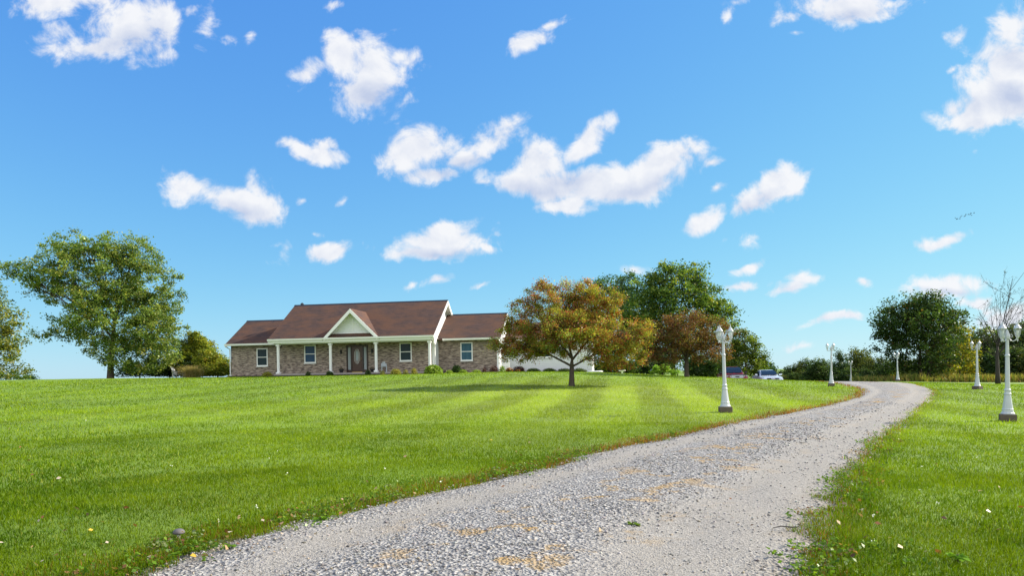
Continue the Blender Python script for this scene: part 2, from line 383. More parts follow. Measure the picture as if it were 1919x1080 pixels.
def lantern_glass():
    m, nt, out = new_mat('lantern_glass')
    g = N(nt, 'BsdfGlossy'); g.inputs['Roughness'].default_value = .08
    t = N(nt, 'BsdfTransparent'); t.inputs['Color'].default_value = (.93, .95, .96, 1)
    d = N(nt, 'BsdfDiffuse'); d.inputs['Color'].default_value = (.7, .75, .78, 1)
    a = N(nt, 'MixShader'); a.inputs[0].default_value = .12; L(nt, t.outputs[0], a.inputs[1]); L(nt, g.outputs[0], a.inputs[2])
    b = N(nt, 'MixShader'); b.inputs[0].default_value = .06; L(nt, a.outputs[0], b.inputs[1]); L(nt, d.outputs[0], b.inputs[2]); L(nt, b.outputs[0], out.inputs[0])
    MAT['lantern_glass'] = m
lantern_glass()
def brick_mat():
    m, nt, out = new_mat('brick'); co = objco(nt); sp = N(nt, 'SeparateXYZ'); L(nt, co, sp.inputs[0])
    cb = N(nt, 'CombineXYZ'); L(nt, math_(nt, 'ADD', sp.outputs[0], sp.outputs[1]), cb.inputs[0]); L(nt, sp.outputs[2], cb.inputs[1])
    b = N(nt, 'TexBrick'); L(nt, cb.outputs[0], b.inputs['Vector']); b.inputs['Scale'].default_value = 1
    b.inputs['Brick Width'].default_value = .21; b.inputs['Row Height'].default_value = .075; b.inputs['Mortar Size'].default_value = .006; b.inputs['Bias'].default_value = -.1
    b.inputs['Color1'].default_value = (.30, .22, .165, 1); b.inputs['Color2'].default_value = (.09, .062, .05, 1); b.inputs['Mortar'].default_value = (.27, .24, .21, 1)
    st = scaled(nt, cb.outputs[0], (1.25, 7.5, 1)); n1 = noise(nt, st, 1.7, 4, .62)
    c = mixc(nt, ramp(nt, n1, [(.44, 0.), (.58, 1.)]), b.outputs['Color'], (.42, .345, .275))
    n2 = noise(nt, scaled(nt, cb.outputs[0], (2.2, 13, 1)), 1.3, 3, .6)
    c = mixc(nt, ramp(nt, n2, [(.49, 0.), (.60, .9)]), c, (.07, .052, .045))
    principled(nt, out, c, .9, b.outputs['Fac'], -.4, .01); MAT['brick'] = m
brick_mat()
def roof_mat():
    m, nt, out = new_mat('shingles'); co = objco(nt); sp = N(nt, 'SeparateXYZ'); L(nt, co, sp.inputs[0])
    cb = N(nt, 'CombineXYZ'); L(nt, sp.outputs[0], cb.inputs[0]); L(nt, sp.outputs[2], cb.inputs[1]); L(nt, sp.outputs[1], cb.inputs[2])
    b = N(nt, 'TexBrick'); L(nt, cb.outputs[0], b.inputs['Vector']); b.inputs['Scale'].default_value = 1
    b.inputs['Brick Width'].default_value = .3; b.inputs['Row Height'].default_value = .085; b.inputs['Mortar Size'].default_value = .004
    b.inputs['Color1'].default_value = (.074, .036, .026, 1); b.inputs['Color2'].default_value = (.038, .020, .016, 1); b.inputs['Mortar'].default_value = (.035, .02, .018, 1)
    n1 = noise(nt, scaled(nt, cb.outputs[0], (.5, 1.6, .5)), 1.3, 5, .6)
    c = mixc(nt, ramp(nt, n1, [(.40, 0.), (.64, .9)]), b.outputs['Color'], (.098, .041, .019))
    n2 = noise(nt, co, 22, 2)
    c = mixc(nt, 1.0, c, ramp(nt, n2, [(.3, .72), (.7, 1.25)]), 'MULTIPLY')
    principled(nt, out, c, .92, b.outputs['Fac'], -.5, .012); MAT['shingles'] = m
roof_mat()
def siding_mat():
    m, nt, out = new_mat('siding'); co = objco(nt); sp = N(nt, 'SeparateXYZ'); L(nt, co, sp.inputs[0])
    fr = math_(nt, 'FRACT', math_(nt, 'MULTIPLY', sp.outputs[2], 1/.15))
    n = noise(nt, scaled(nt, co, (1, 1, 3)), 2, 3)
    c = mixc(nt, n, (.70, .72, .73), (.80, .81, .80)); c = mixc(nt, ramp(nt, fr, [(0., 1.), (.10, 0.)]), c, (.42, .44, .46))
    principled(nt, out, c, .5, fr, .6, .02); MAT['siding'] = m
siding_mat()
def bark(name, c1, c2):
    m, nt, out = new_mat(name); co = objco(nt)
    n = noise(nt, scaled(nt, co, (9, 9, 2)), 2.5, 5, .65)
    principled(nt, out, mixc(nt, n, c1, c2), .95, n, .8, .03); MAT[name] = m
bark('bark', (.03, .022, .016), (.12, .095, .07)); bark('bark_grey', (.018, .014, .011), (.062, .052, .043))
leaf_mat('foliage', .42, .014); leaf_mat('blades', .35, .006); leaf_mat('dry', .2, .03); leaf_mat('petal', .25, .03)

def lawn_mat():
    m, nt, out = new_mat('lawn_turf'); co = objco(nt)
    n1 = noise(nt, co, .35, 3); n2 = noise(nt, co, 5, 4, .65); n3 = noise(nt, scaled(nt, co, (1, .6, 1)), 38, 3, .7)
    c = mixc(nt, ramp(nt, n1, [(.35, 0.), (.65, 1.)]), (.135, .22, .004), (.18, .26, .006))
    c = mixc(nt, ramp(nt, n2, [(.35, 0.), (.7, .8)]), c, (.24, .30, .025))
    c = mixc(nt, ramp(nt, n3, [(.4, 0.), (.75, .8)]), c, (.06, .11, .003))
    a = N(nt, 'Attribute'); a.attribute_name = 'tint'
    c = mixc(nt, 1.0, c, a.outputs['Color'], 'MULTIPLY')
    a2 = N(nt, 'Attribute'); a2.attribute_name = 'verge'
    c = mixc(nt, a2.outputs['Fac'], c, (.12, .075, .03))
    principled(nt, out, c, .9, n3, .9, .04); MAT['lawn_turf'] = m
lawn_mat()
def gravel_mat():
    m, nt, out = new_mat('gravel_bed'); co = objco(nt)
    ac = N(nt, 'Attribute'); ac.attribute_name = 'across'
    v = N(nt, 'TexVoronoi'); v.inputs['Scale'].default_value = 34; v.inputs['Randomness'].default_value = 1; L(nt, co, v.inputs['Vector'])
    v2 = N(nt, 'TexVoronoi'); v2.inputs['Scale'].default_value = 75; L(nt, co, v2.inputs['Vector'])
    sx = N(nt, 'SeparateColor'); L(nt, v.outputs['Color'], sx.inputs[0])
    s2 = N(nt, 'SeparateColor'); L(nt, v2.outputs['Color'], s2.inputs[0])
    stone = ramp(nt, sx.outputs[0], [(0., (.08, .078, .08)), (.3, (.185, .18, .175)), (.7, (.275, .268, .258)), (1., (.38, .37, .35))])
    fine = ramp(nt, s2.outputs[1], [(0., (.06, .058, .056)), (.28, (.19, .184, .177)), (.6, (.24, .233, .224)), (1., (.36, .35, .335))])
    fine = mixc(nt, noise(nt, co, 1.2, 3), fine, (.245, .228, .203))
    nb = noise(nt, co, .9, 4, .6); 
    # wheel tracks (|across| about .5) are packed finer
    pk = N(nt, 'Attribute'); pk.attribute_name = 'packed'; trk = math_(nt, 'ADD', pk.outputs['Fac'], math_(nt, 'MULTIPLY', math_(nt, 'SUBTRACT', noise(nt, co, 6, 4, .6), .5), .8), clamp=True)
    fine = mixc(nt, 1.0, fine, (1.02, 1.0, .95), 'MULTIPLY'); c = mixc(nt, trk, stone, fine)
    # yellowed weeds down the middle and earth along the edges
    n3 = noise(nt, co, 1.7, 6, .7); mid = math_(nt, 'SUBTRACT', 1.0, math_(nt, 'MULTIPLY', math_(nt, 'ABSOLUTE', ac.outputs['Fac']), 1.6), clamp=True)
    weed = math_(nt, 'MULTIPLY', ramp(nt, n3, [(.545, 0.), (.60, 1.)]), mid)
    c = mixc(nt, math_(nt, 'MULTIPLY', weed, .85), c, (.33, .20, .045))
    n4 = noise(nt, co, 2.4, 5, .7); edge = math_(nt, 'MULTIPLY', math_(nt, 'SUBTRACT', math_(nt, 'ABSOLUTE', ac.outputs['Fac']), .78), 4.5, clamp=True)
    c = mixc(nt, math_(nt, 'MULTIPLY', edge, ramp(nt, n4, [(.4, 0.), (.6, .8)])), c, (.20, .16, .10))
    ht = math_(nt, 'ADD', math_(nt, 'MULTIPLY', v.outputs['Distance'], math_(nt, 'SUBTRACT', 1.15, trk)), math_(nt, 'MULTIPLY', v2.outputs['Distance'], .25))
    principled(nt, out, c, .92, ht, .9, .03); MAT['gravel_bed'] = m
gravel_mat()

# ------------------------------------------------------------------ ground sheet
def ground():
    def axis(a, b, fine, fa, fb):
        mid = np.arange(fa, fb+1e-6, fine); up = fb+np.cumsum(fine*1.22**np.arange(1, 60)); dn = fa-np.cumsum(fine*1.22**np.arange(1, 60))
        return np.r_[np.r_[dn[dn > a][::-1], a][np.argsort(np.r_[dn[dn > a][::-1], a])], mid, up[up < b], b]
    xs = axis(-3500, 3500, .45, -34, 40); ys = axis(-600, 4500, .4, -2, 66)
    X, Y = np.meshgrid(xs, ys); Z = hz(X, Y)
    ac, gap, _ = drive_pos(X.ravel(), Y.ravel()); gap = gap.reshape(X.shape)
    Z = Z+(vnoise(X, Y, 1.3, 3)-.5)*.03*(np.hypot(X, Y) < 70)
    Z -= np.clip((.25-gap)/.3, 0, 1)*.06
    nx, ny = len(xs), len(ys); V = np.stack([X, Y, Z], -1).reshape(-1, 3)
    i = (np.arange(ny-1)[:, None]*nx+np.arange(nx-1)[None]).ravel(); q = np.stack([i, i+1, i+1+nx, i+nx], -1)
    # mowing stripes: blades laid to and fro
    st = stripe(X.ravel(), Y.ravel()); lit_ = dry(X.ravel(), Y.ravel())[:, None]; t = st[:, None]*((1-lit_)*np.array((.80, .93, .7))+lit_*np.array((1.15, 1.10, 1.9)))  # also tints the sunlit middle of the lawn paler
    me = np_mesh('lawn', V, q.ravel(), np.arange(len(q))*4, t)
    g = gap.ravel(); left = ac > 0; vg = np.clip(1-g/np.where(left, .55, .25), 0, 1)*(g > -1)
    a = me.attributes.new('verge', 'FLOAT', 'POINT'); a.data.foreach_set('value', (vg*.8).astype(np.float32))
    tag(link_mesh('lawn', me, 'lawn_turf', smooth=True), kind='structure', label='mown green lawn rising to the house')
def stripe(x, y):
    s = x*.98-y*.17+.9*np.sin(y*.05)                           # stripes run away from the road
    mid = np.exp(-((x-4)/11)**2-((y-27)/13)**2)
    return 1.0+(.05+.15*mid)*np.tanh(4*np.sin(2*np.pi*s/2.7+1.2*vnoise(x, y, .12, 9)))*np.clip((np.hypot(x, y)-9)/10, 0, 1)+(vnoise(x, y, .25, 5)-.5)*.22+(vnoise(x, y, .9, 6)-.5)*.16
def dry(x, y):  # sunlit patch painted into the turf and blade colours
    "paler tint imitating stronger light on the middle of the lawn"
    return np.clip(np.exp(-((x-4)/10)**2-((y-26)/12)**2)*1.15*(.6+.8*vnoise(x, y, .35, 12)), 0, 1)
ground()
def driveway():
    n = len(DC); k = 29; ts = np.linspace(-1.04, 1.04, k)
    nz = np.array([vnoise(DC[:, 0]*1+13*s, DC[:, 1], 1.1, 21) for s in (-1, 1)])
    hw = DH[:, None]*(1+.0*ts[None])
    X = DC[:, 0, None]+DD[:, 0, None]*ts*hw; Y = DC[:, 1, None]+DD[:, 1, None]*ts*hw
    wob = (vnoise(X, Y, 1.4, 22)-.5)*.35+(vnoise(X, Y, 4.5, 23)-.5)*.16
    e = np.clip((np.abs(ts)-.85)/.2, 0, 1)[None]
    X = X+DD[:, 0, None]*wob*e; Y = Y+DD[:, 1, None]*wob*e
    Z = hz(X, Y)+.012+.03*(1-ts[None]**2)-.02*np.exp(-((np.abs(ts)-.52)/.16)**2)[None]+(vnoise(X, Y, 2.2, 24)-.5)*.025-.05*np.clip((np.abs(ts)-.93)/.1, 0, 1)[None]
    V = np.stack([X, Y, Z], -1).reshape(-1, 3)
    i = (np.arange(n-1)[:, None]*k+np.arange(k-1)[None]).ravel(); q = np.stack([i, i+k, i+k+1, i+1], -1)
    me = np_mesh('driveway', V, q.ravel(), np.arange(len(q))*4)
    a = me.attributes.new('across', 'FLOAT', 'POINT'); a.data.foreach_set('value', np.tile(ts, n).astype(np.float32))
    a = me.attributes.new('packed', 'FLOAT', 'POINT'); a.data.foreach_set('value', packed(np.tile(ts, n), X.ravel(), Y.ravel()).astype(np.float32))
    tag(link_mesh('driveway', me, 'gravel_bed', smooth=True), kind='structure', label='grey gravel driveway curving up to the house')
def drive_z(x, y, ac):
    return hz(x, y)+.012+.03*(1-ac**2)-.02*np.exp(-((np.abs(ac)-.52)/.16)**2)+(vnoise(x, y, 2.2, 24)-.5)*.025

def ring_pts(r0, r1, dens, half=R(41)):
    n = int(half*(r1*r1-r0*r0)*dens); r = np.sqrt(rng.uniform(r0*r0, r1*r1, n)); a = rng.uniform(-half, half, n)
    return r*np.sin(a), r*np.cos(a), r
def packed(ac, x, y):
    n = vnoise(x, y, .9, 77)*.5+vnoise(x, y, 2.7, 78)*.3-.4
    right = 1.05-np.abs(ac+.64)/.38; left = .75-np.abs(ac-.62)/.26
    return np.clip(np.maximum(right, left)*1.6+n*1.5, 0, 1)
def pebbles():
    P = []
    for r0, r1, dn in ((3.4, 6.5, 750), (6.5, 10, 420), (10, 16, 200), (16, 26, 70)):
        x, y, r = ring_pts(r0, r1, dn); ac, gap, _ = drive_pos(x, y)
        keep = (gap < -.04) & (rng.random(len(x)) < (1-.70*packed(ac, x, y))*(.45+.9*vnoise(x, y, .8, 31)))
        P.append(np.stack([x, y, ac, r], -1)[keep])
    P = np.concatenate(P); n = len(P); ac = np.clip(P[:, 2], -1.05, 1.05)
    size = np.minimum(.005+rng.gamma(2.0, .0025, n), .020)*np.clip(P[:, 3]/9, .85, 1.5)
    c = np.stack([P[:, 0], P[:, 1], drive_z(P[:, 0], P[:, 1], ac)+size*.25], -1)
    o = np.array([(1,0,0),(0,1,0),(-1,0,0),(0,-1,0),(0,0,1),(0,0,-1)], float)
    f = np.array([(0,1,4),(1,2,4),(2,3,4),(3,0,4),(1,0,5),(2,1,5),(3,2,5),(0,3,5)])
    v = o[None]*rng.uniform(.6, 1.25, (n, 6, 3))+rng.normal(0, .16, (n, 6, 3)); v[:, :, 2] *= .62
    a = rng.uniform(0, 6.28, n); ca, sa = np.cos(a)[:, None], np.sin(a)[:, None]
    v = np.stack([v[..., 0]*ca-v[..., 1]*sa, v[..., 0]*sa+v[..., 1]*ca, v[..., 2]], -1)*size[:, None, None]+c[:, None]
    fi = (f[None]+np.arange(n)[:, None, None]*6).reshape(-1)
    g = np.clip(rng.normal(.255, .085, n), .04, .5); col = g[:, None]*np.array([1.04, 1.0, .95])[None]*rng.normal(1, .03, (n, 3))
    col[rng.random(n) < .12] *= (1.1, .95, .75)
    me = np_mesh('gravel', v.reshape(-1, 3), fi, np.arange(n*8)*3, np.repeat(col, 6, 0))
    m, nt, out = new_mat('pebble'); at = N(nt, 'Attribute'); at.attribute_name = 'tint'; principled(nt, out, at.outputs['Color'], .85)
    tag(link_mesh('gravel', me, m), kind='stuff', label='loose grey gravel stones lying on the driveway', cat='gravel')
driveway(); pebbles()

# ------------------------------------------------------------------ grass
def blades(name, x, y, hgt, wid, col, lean=.45, five=True, z=None):
    n = len(x); z = hz(x, y)-.01 if z is None else z
    a = rng.uniform(0, 2*np.pi, n); la = rng.uniform(0, 2*np.pi, n); ln = np.abs(rng.normal(0, lean, n))*hgt
    side = np.stack([np.cos(a), np.sin(a), np.zeros(n)], -1)*wid[:, None]*.5
    base = np.stack([x, y, z], -1); tip = base+np.stack([np.cos(la)*ln, np.sin(la)*ln, hgt], -1)
    mid = base+np.stack([np.cos(la)*ln*.35, np.sin(la)*ln*.35, hgt*.58], -1)
    if five:
        v = np.stack([base-side, base+side, mid+side*.8, mid-side*.8, tip], 1)
        b = np.arange(n)[:, None]*5; lp = np.concatenate([b+np.array([0, 1, 2, 3]), b+np.array([3, 2, 4])], 1).ravel()
        st = (np.arange(n)[:, None]*7+np.array([0, 4])[None]).ravel(); cc = np.repeat(col, 5, 0)
    else:
        v = np.stack([base-side, base+side, tip], 1); lp = np.arange(n*3); st = np.arange(n)*3; cc = np.repeat(col, 3, 0)
    return np_mesh(name, v.reshape(-1, 3), lp, st, cc)
def grass():
    G1 = np.array((.060, .13, .002)); G2 = np.array((.18, .26, .004)); G3 = np.array((.28, .31, .05)); BR = np.array((.27, .12, .03))
    parts = []
    for r0, r1, dn, wd, hh in ((3.3, 6.5, 5600, .0048, .047), (6.5, 10, 2900, .0065, .048), (10, 16, 1100, .010, .05), (16, 26, 330, .018, .062), (26, 40, 110, .03, .065), (40, 56, 42, .05, .07)):
        x, y, r = ring_pts(r0, r1, dn, R(42)); ac, gap, _ = drive_pos(x, y)
        gapn = gap+.16+(vnoise(x, y, 2.2, 41)-.5)*.36+(vnoise(x, y, 7, 42)-.5)*.2
        keep = gapn > .02
        x, y, r, ac, gap = x[keep], y[keep], r[keep], ac[keep], gapn[keep]; n = len(x)
        m = vnoise(x, y, .5, 43)*.5+vnoise(x, y, 3, 44)*.5; m = np.clip((m-.5)*1.6+.5+rng.normal(0, .22, n), 0, 1)
        col = G1+(G2-G1)*m[:, None]
        pale = (rng.random(n) < .025+.15*np.clip(vnoise(x, y, .7, 45)-.55, 0, 1)*2)[:, None]; col = np.where(pale, G3*rng.uniform(.7, 1.15, (n, 1)), col)
        bw = np.where(ac > 0, .6, .3)*(.45+1.1*vnoise(x, y, .9, 46)); pb = np.clip(1.15-gap/bw, 0, .82)*np.where(ac > 0, np.clip((r-6)/5, .22, 1), .22)
        brown = rng.random(n) < pb; col = np.where(brown[:, None], BR*rng.uniform(.45, 1.25, (n, 1)), col)
        pf = np.clip((r-9)/16, 0, 1)[:, None]*.12+dry(x, y)[:, None]*.62; pf = np.clip(pf, 0, .75); col = np.where(brown[:, None], col, col*(1-pf)+pf*np.array((.285, .345, .045)))*np.clip(.72+r[:, None]/42, .78, 1.2)  # light painted in: near blades darkened, far and mid-lawn ones paled
        col = col*stripe(x, y)[:, None]*rng.uniform(.8, 1.2, (n, 1))
        hgt = hh*rng.uniform(.55, 1.25, n)*np.where(gap < .5, rng.uniform(.6, 1.5, n), 1)*np.where(rng.random(n) < .02, 1.7, 1)
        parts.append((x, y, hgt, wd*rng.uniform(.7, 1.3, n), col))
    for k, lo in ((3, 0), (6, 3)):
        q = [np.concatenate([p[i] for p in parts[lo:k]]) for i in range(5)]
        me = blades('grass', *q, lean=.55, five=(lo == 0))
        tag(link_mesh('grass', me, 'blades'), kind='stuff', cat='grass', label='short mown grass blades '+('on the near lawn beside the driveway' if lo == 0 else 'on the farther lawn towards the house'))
grass()

# ------------------------------------------------------------------ leaves and trees
def leaf_quads(c, L_, W_, up=.4, dirs=None):
    n = len(c); nrm = rng.normal(0, 1, (n, 3)); nrm[:, 2] = np.abs(nrm[:, 2])+up; nrm /= np.linalg.norm(nrm, axis=1, keepdims=True)
    t = rng.normal(0, 1, (n, 3)) if dirs is None else dirs+rng.normal(0, .25, (n, 3))
    t -= nrm*(t*nrm).sum(1, keepdims=True); t /= np.linalg.norm(t, axis=1, keepdims=True)+1e-9; b = np.cross(nrm, t)
    L_ = np.broadcast_to(L_, (n,))[:, None]; W_ = np.broadcast_to(W_, (n,))[:, None]
    return np.stack([c-t*L_*.5, c+b*W_*.5+nrm*W_*.12, c+t*L_*.5, c-b*W_*.5+nrm*W_*.12], 1).reshape(-1, 3)
def leaf_object(name, c, L_, W_, col, parent, mat='foliage', up=.4, dirs=None):
    v = leaf_quads(c, L_, W_, up, dirs); n = len(c)
    return link_mesh(name, np_mesh(name, v, np.arange(n*4), np.arange(n)*4, np.repeat(col, 4, 0)), mat, parent)
def palette(n, pal, clump=None, jit=.18):
    w = np.array([p[3] for p in pal]); cs = np.array([p[:3] for p in pal]); w = w/w.sum()
    k = rng.choice(len(pal), n, p=w); col = cs[k]
    return col*rng.uniform(1-jit, 1+jit, (n, 1))*1.24
def ball(n, p=2.2):
    d = rng.normal(0, 1, (n, 3)); d /= np.linalg.norm(d, axis=1, keepdims=True); return d*(rng.random(n)**(1/p))[:, None]
def bez(a, b, c, n):
    a, b, c = map(np.array, (a, b, c)); return [a*(1-t)**2+2*b*t*(1-t)+c*t*t for t in np.linspace(0, 1, n)]
NL = [0]
def make_tree(name, label, cat, base, d, bx, by, lobes, pal, group=None, tr=.16, fork=1.0, leaf=.1, per=55, clump=.34, dens=1.0, bark_='bark', lean=(0, 0), up=.4, stems=1, twigs=True, aspect=.62, fill=2.2, leader=.45):
    """lobes: (px, py, half-width px, half-height px, depth offset m) as the crown looks from the lawn; turned into metres round the trunk"""
    root = thing(name, label, cat, base, 0, group)
    o = W(bx, by, d); mb = MB(); C = []; K = []
    forks = []; zt = max((by-l[1])/F*d for l in lobes); leader = leader*max(0, zt-fork); lead = rng.normal(0, .06, 2); per = int(per*1.7); dens = dens*1.7
    for s in range(stems):
        sx = (s-(stems-1)/2)*tr*3.2
        tp = (sx*1.6+lean[0], lean[1], fork)
        mb.tube([(sx, 0, -.25), (sx, 0, .05), (sx*1.05+lean[0]*.2, lean[1]*.2, fork*.35), tp], [tr*1.5, tr*1.2, tr, tr*.85], 9)
        forks.append(np.array(tp))
        if leader > .2: mb.tube([tp, (tp[0]+lead[0]*leader*.5, tp[1]+lead[1]*leader*.5, fork+leader*.5), (tp[0]+lead[0]*leader, tp[1]+lead[1]*leader, fork+leader)], [tr*.85, tr*.6, tr*.2], 8)
    grown = []
    for li, (px, py, hw, hh, dd) in enumerate(lobes):
        c = W(px, py, d)-o; rx, rzz = hw/F*d*1.12, hh/F*d*1.12; ry = rx*.9 if abs(dd) < .01 else rx*.8
        c = np.array((c.x, c.y+dd, c.z)); vol = rx*ry*rzz*4.19
        nc = max(5, int(dens*(vol**.72)/(clump**2*2.2)))
        pts = c+ball(nc, fill)*np.array((rx, ry, rzz))
        pts = pts[pts[:, 2] > .25]
        f = forks[int(np.argmin([abs(g[0]-c[0]) for g in forks]))]
        st = np.array((f[0]*.95, f[1]*.95, fork*.9)); zl = np.clip(c[2]*.45, fork*.9, fork*.9+leader); st = st+np.array((lead[0], lead[1], 1.))*(zl-fork*.9)
        r0 = tr*.50*(rx/max(1e-3, max(l[2] for l in lobes)/F*d))**.5
        if li >= 5 and grown:
            g_, gr = min(grown, key=lambda q: np.linalg.norm(q[0]-c)+.15*np.linalg.norm(q[0]-st)); st = g_; r0 = min(r0, gr*.8)
        midp = (st+c)/2+np.array((0, 0, .12*np.linalg.norm(c-st)))*random.uniform(-.4, 1.4)+rng.normal(0, .12, 3)
        limb = bez(st, midp, c, 7); grown += [(limb[k], r0*(1-.7*k/6)) for k in (2, 3, 4, 5)]
        mb.tube(limb, list(np.linspace(r0, r0*.3, 7)), 7)
        if twigs:
            for p in pts[:26]:
                k = random.randint(2, 6); a = limb[k]; m_ = (a+p)/2+rng.normal(0, .1, 3)+np.array((0, 0, .08))
                mb.tube(bez(a, m_, p, 4), list(np.linspace(r0*.30, .008, 4)), 4, cap=False)
        C.append(pts); K.append(np.full(len(pts), li))
    mb.build('trunk', bark_, root, smooth=True)
    C = np.concatenate(C); n = len(C)*per
    cid = np.repeat(np.arange(len(C)), per)
    sc = rng.uniform(.55, 1.35, len(C))[cid, None]
    pos = C[cid]+rng.normal(0, 1, (n, 3))*np.array((1, 1, .72))*clump*sc*.62
    pos = pos[pos[:, 2] > .12]; cid = cid[:len(pos)]; n = len(pos)
    cj = rng.normal(1, .16, (len(C), 1))[cid]
    hue = rng.normal(0, .06, (len(C), 1))[cid]*np.array((1, .15, -.2))+1
    pc = palette(len(C), pal)[cid]; own = rng.random((n, 1)) < .55; col = np.clip(np.where(own, palette(n, pal), pc)*cj*hue, .004, .6)
    L_ = leaf*rng.uniform(.65, 1.35, n)
    leaf_object('crown', pos, L_, L_*aspect, col, root, 'foliage', up); NL[0] += n
    return root
GREEN = [(.075, .125, .022, 5), (.12, .165, .028, 3), (.045, .085, .018, 3), (.19, .19, .03, 1)]
DARK = [(.035, .070, .018, 5), (.06, .10, .022, 3), (.02, .045, .014, 2), (.11, .12, .02, .6)]
RUST = [(.28, .085, .035, 3.4), (.36, .16, .05, 2.6), (.27, .27, .045, 4.2), (.14, .19, .028, 4), (.34, .30, .05, 2), (.12, .045, .035, 1.2)]
RUST2 = [(.15, .065, .03, 4), (.20, .10, .04, 2), (.11, .10, .025, 3), (.16, .14, .03, 1.5), (.08, .035, .025, 2)]
YELL = [(.32, .26, .02, 3), (.20, .20, .02, 3), (.09, .12, .02, 4)]
BRUSH = [(.17, .20, .025, 4), (.30, .30, .035, 3), (.08, .12, .02, 2.2), (.28, .20, .035, .3)]
def gb(px, py, d): p = at_depth(px, d); return p
def standing(px, d, py=None):
    "ground point at distance d below pixel column px, and the pixel row where it shows"
    p = at_depth(px, d); v = Vector(p)-Vector((0, 0, H)); u0 = v.x/d*F; w0 = v.z/d*F
    return p, CY-(u0*sr+w0*cr)
def tree_at(px, d, name, label, cat, lobes, pal, **k):
    p, by = standing(px, d)
    return make_tree(name, label, cat, p, d, px, by, lobes, pal, **k)
# big maple on the left
tree_at(207, 56, 'maple_tree', 'tall broad green maple standing alone left of the house', 'tree',
    [(170,470,75,32,0),(240,480,55,36,.6),(120,500,52,30,-.8),(55,520,44,30,.5),(90,545,40,24,1),(285,505,36,26,-.5),(315,520,22,12,0),(200,530,70,45,-1.5),(255,560,65,50,1),(295,600,38,45,-.6),(150,560,50,30,1.5),(205,600,70,40,-1.8),(130,615,45,22,.5),(95,628,30,12,0),(260,640,60,38,1.2),(185,645,48,22,1),(235,665,46,26,-1.2),(300,650,28,34,.8),(205,560,34,50,2.5),(300,570,36,34,.5),(285,625,42,40,-1),(270,675,40,24,.6),(225,690,24,12,1),(305,610,30,30,1),(35,505,26,18,0),(120,470,34,18,0)],
    [(.12, .18, .038, 4), (.20, .25, .058, 4), (.065, .115, .028, 3), (.29, .29, .07, 1.4)], tr=.24, fork=2.2, leaf=.17, per=42, clump=.38, dens=.72, lean=(.1, 0), fill=2.0)
tree_at(-28, 60, 'edge_tree', 'green and yellowing tree cut off by the left edge of the photo', 'tree',
    [(0,580,34,40,0),(8,620,36,34,.5),(-30,560,50,36,0),(4,660,42,30,-.5),(-40,620,50,50,1),(28,650,22,18,.4),(-10,540,22,18,0),(15,695,34,14,0)],
    [(.15, .18, .03, 4), (.22, .21, .035, 3), (.07, .11, .022, 3)], tr=.22, fork=1.8, leaf=.2, per=30, clump=.5, dens=.8)
def shrub(px, d, name, label, lobes, pal, cat='shrub', **k):
    kk = dict(tr=.05, fork=.3, leaf=.13, per=36, clump=.3, dens=1.0, twigs=False); kk.update(k)
    return tree_at(px, d, name, label, cat, lobes, pal, **kk)
shrub(20, 64, 'wild_bush', 'low green bush at the foot of the tree on the left edge', [(20,706,26,9,0),(45,709,20,7,0)], GREEN, leaf=.16)
shrub(62, 70, 'distant_bush', 'tiny dark bush on the skyline between the two left trees', [(58,712,16,6,0),(72,713,10,4,0)], DARK, leaf=.18)
shrub(262, 60, 'dark_shrub', 'dark green rounded shrub under the right side of the big maple', [(270,695,36,20,0),(245,700,26,14,0),(296,688,24,22,.5)], [(.03,.055,.014,4),(.055,.085,.02,3)], dens=1.3)
shrub(318, 61, 'dark_shrub', 'dark green shrub between the maple and the yellowing shrubs', [(318,690,24,24,0),(330,672,14,14,0),(340,690,22,18,0),(300,698,24,12,0)], [(.035,.06,.014,4),(.06,.09,.02,3)], dens=1.3)
shrub(366, 62, 'yellowing_shrub', 'tall yellow green shrub topped with upright shoots left of the house', [(366,672,34,30,0),(345,696,30,13,0),(385,699,34,10,.3),(366,643,24,18,0),(352,655,24,16,.4),(384,652,18,12,0),(362,632,12,8,0)], BRUSH, dens=1.9, leaf=.15)
shrub(408, 60, 'yellowing_shrub', 'broad yellow green shrub touching the left corner of the house', [(405,690,34,22,0),(390,700,30,10,.6),(420,700,18,9,0),(388,678,24,20,.4),(424,692,18,16,-.5),(398,668,18,10,0)], BRUSH, dens=1.9, leaf=.15)
# crabapples
tree_at(1071, 33, 'crabapple_tree', 'rust and yellow round crabapple tree alone on the front lawn', 'tree',
    [(1010,610,60,36,-.4),(1125,615,58,34,.5),(985,643,55,26,.3),(1060,575,70,40,.1),(1140,642,46,26,-.5),(1075,610,50,34,1.3),(1085,620,40,30,-1.3),(950,655,30,18,0),(1110,570,50,34,.4),(1060,620,70,36,-1.2),(1130,610,60,36,.9),(1175,625,42,30,-.3),(1165,655,45,28,.5),(1125,660,40,24,-.6),(1040,650,60,22,.9),(1000,560,40,24,.3),(1085,545,44,20,0),(1140,560,30,24,-.5),(1205,640,20,18,0),(965,600,30,24,.2),(1025,540,14,14,0),(935,648,24,14,0),(950,625,22,14,.3),(1200,615,22,18,.2),(1150,680,40,14,.3),(1195,668,24,16,-.2),(1015,535,8,10,0),(1000,660,40,14,.3),(965,665,26,12,-.3),(1075,590,60,40,1.5)],
    RUST, tr=.13, fork=.85, leaf=.074, per=90, clump=.23, dens=.64, lean=(.02, 0), leader=.15)
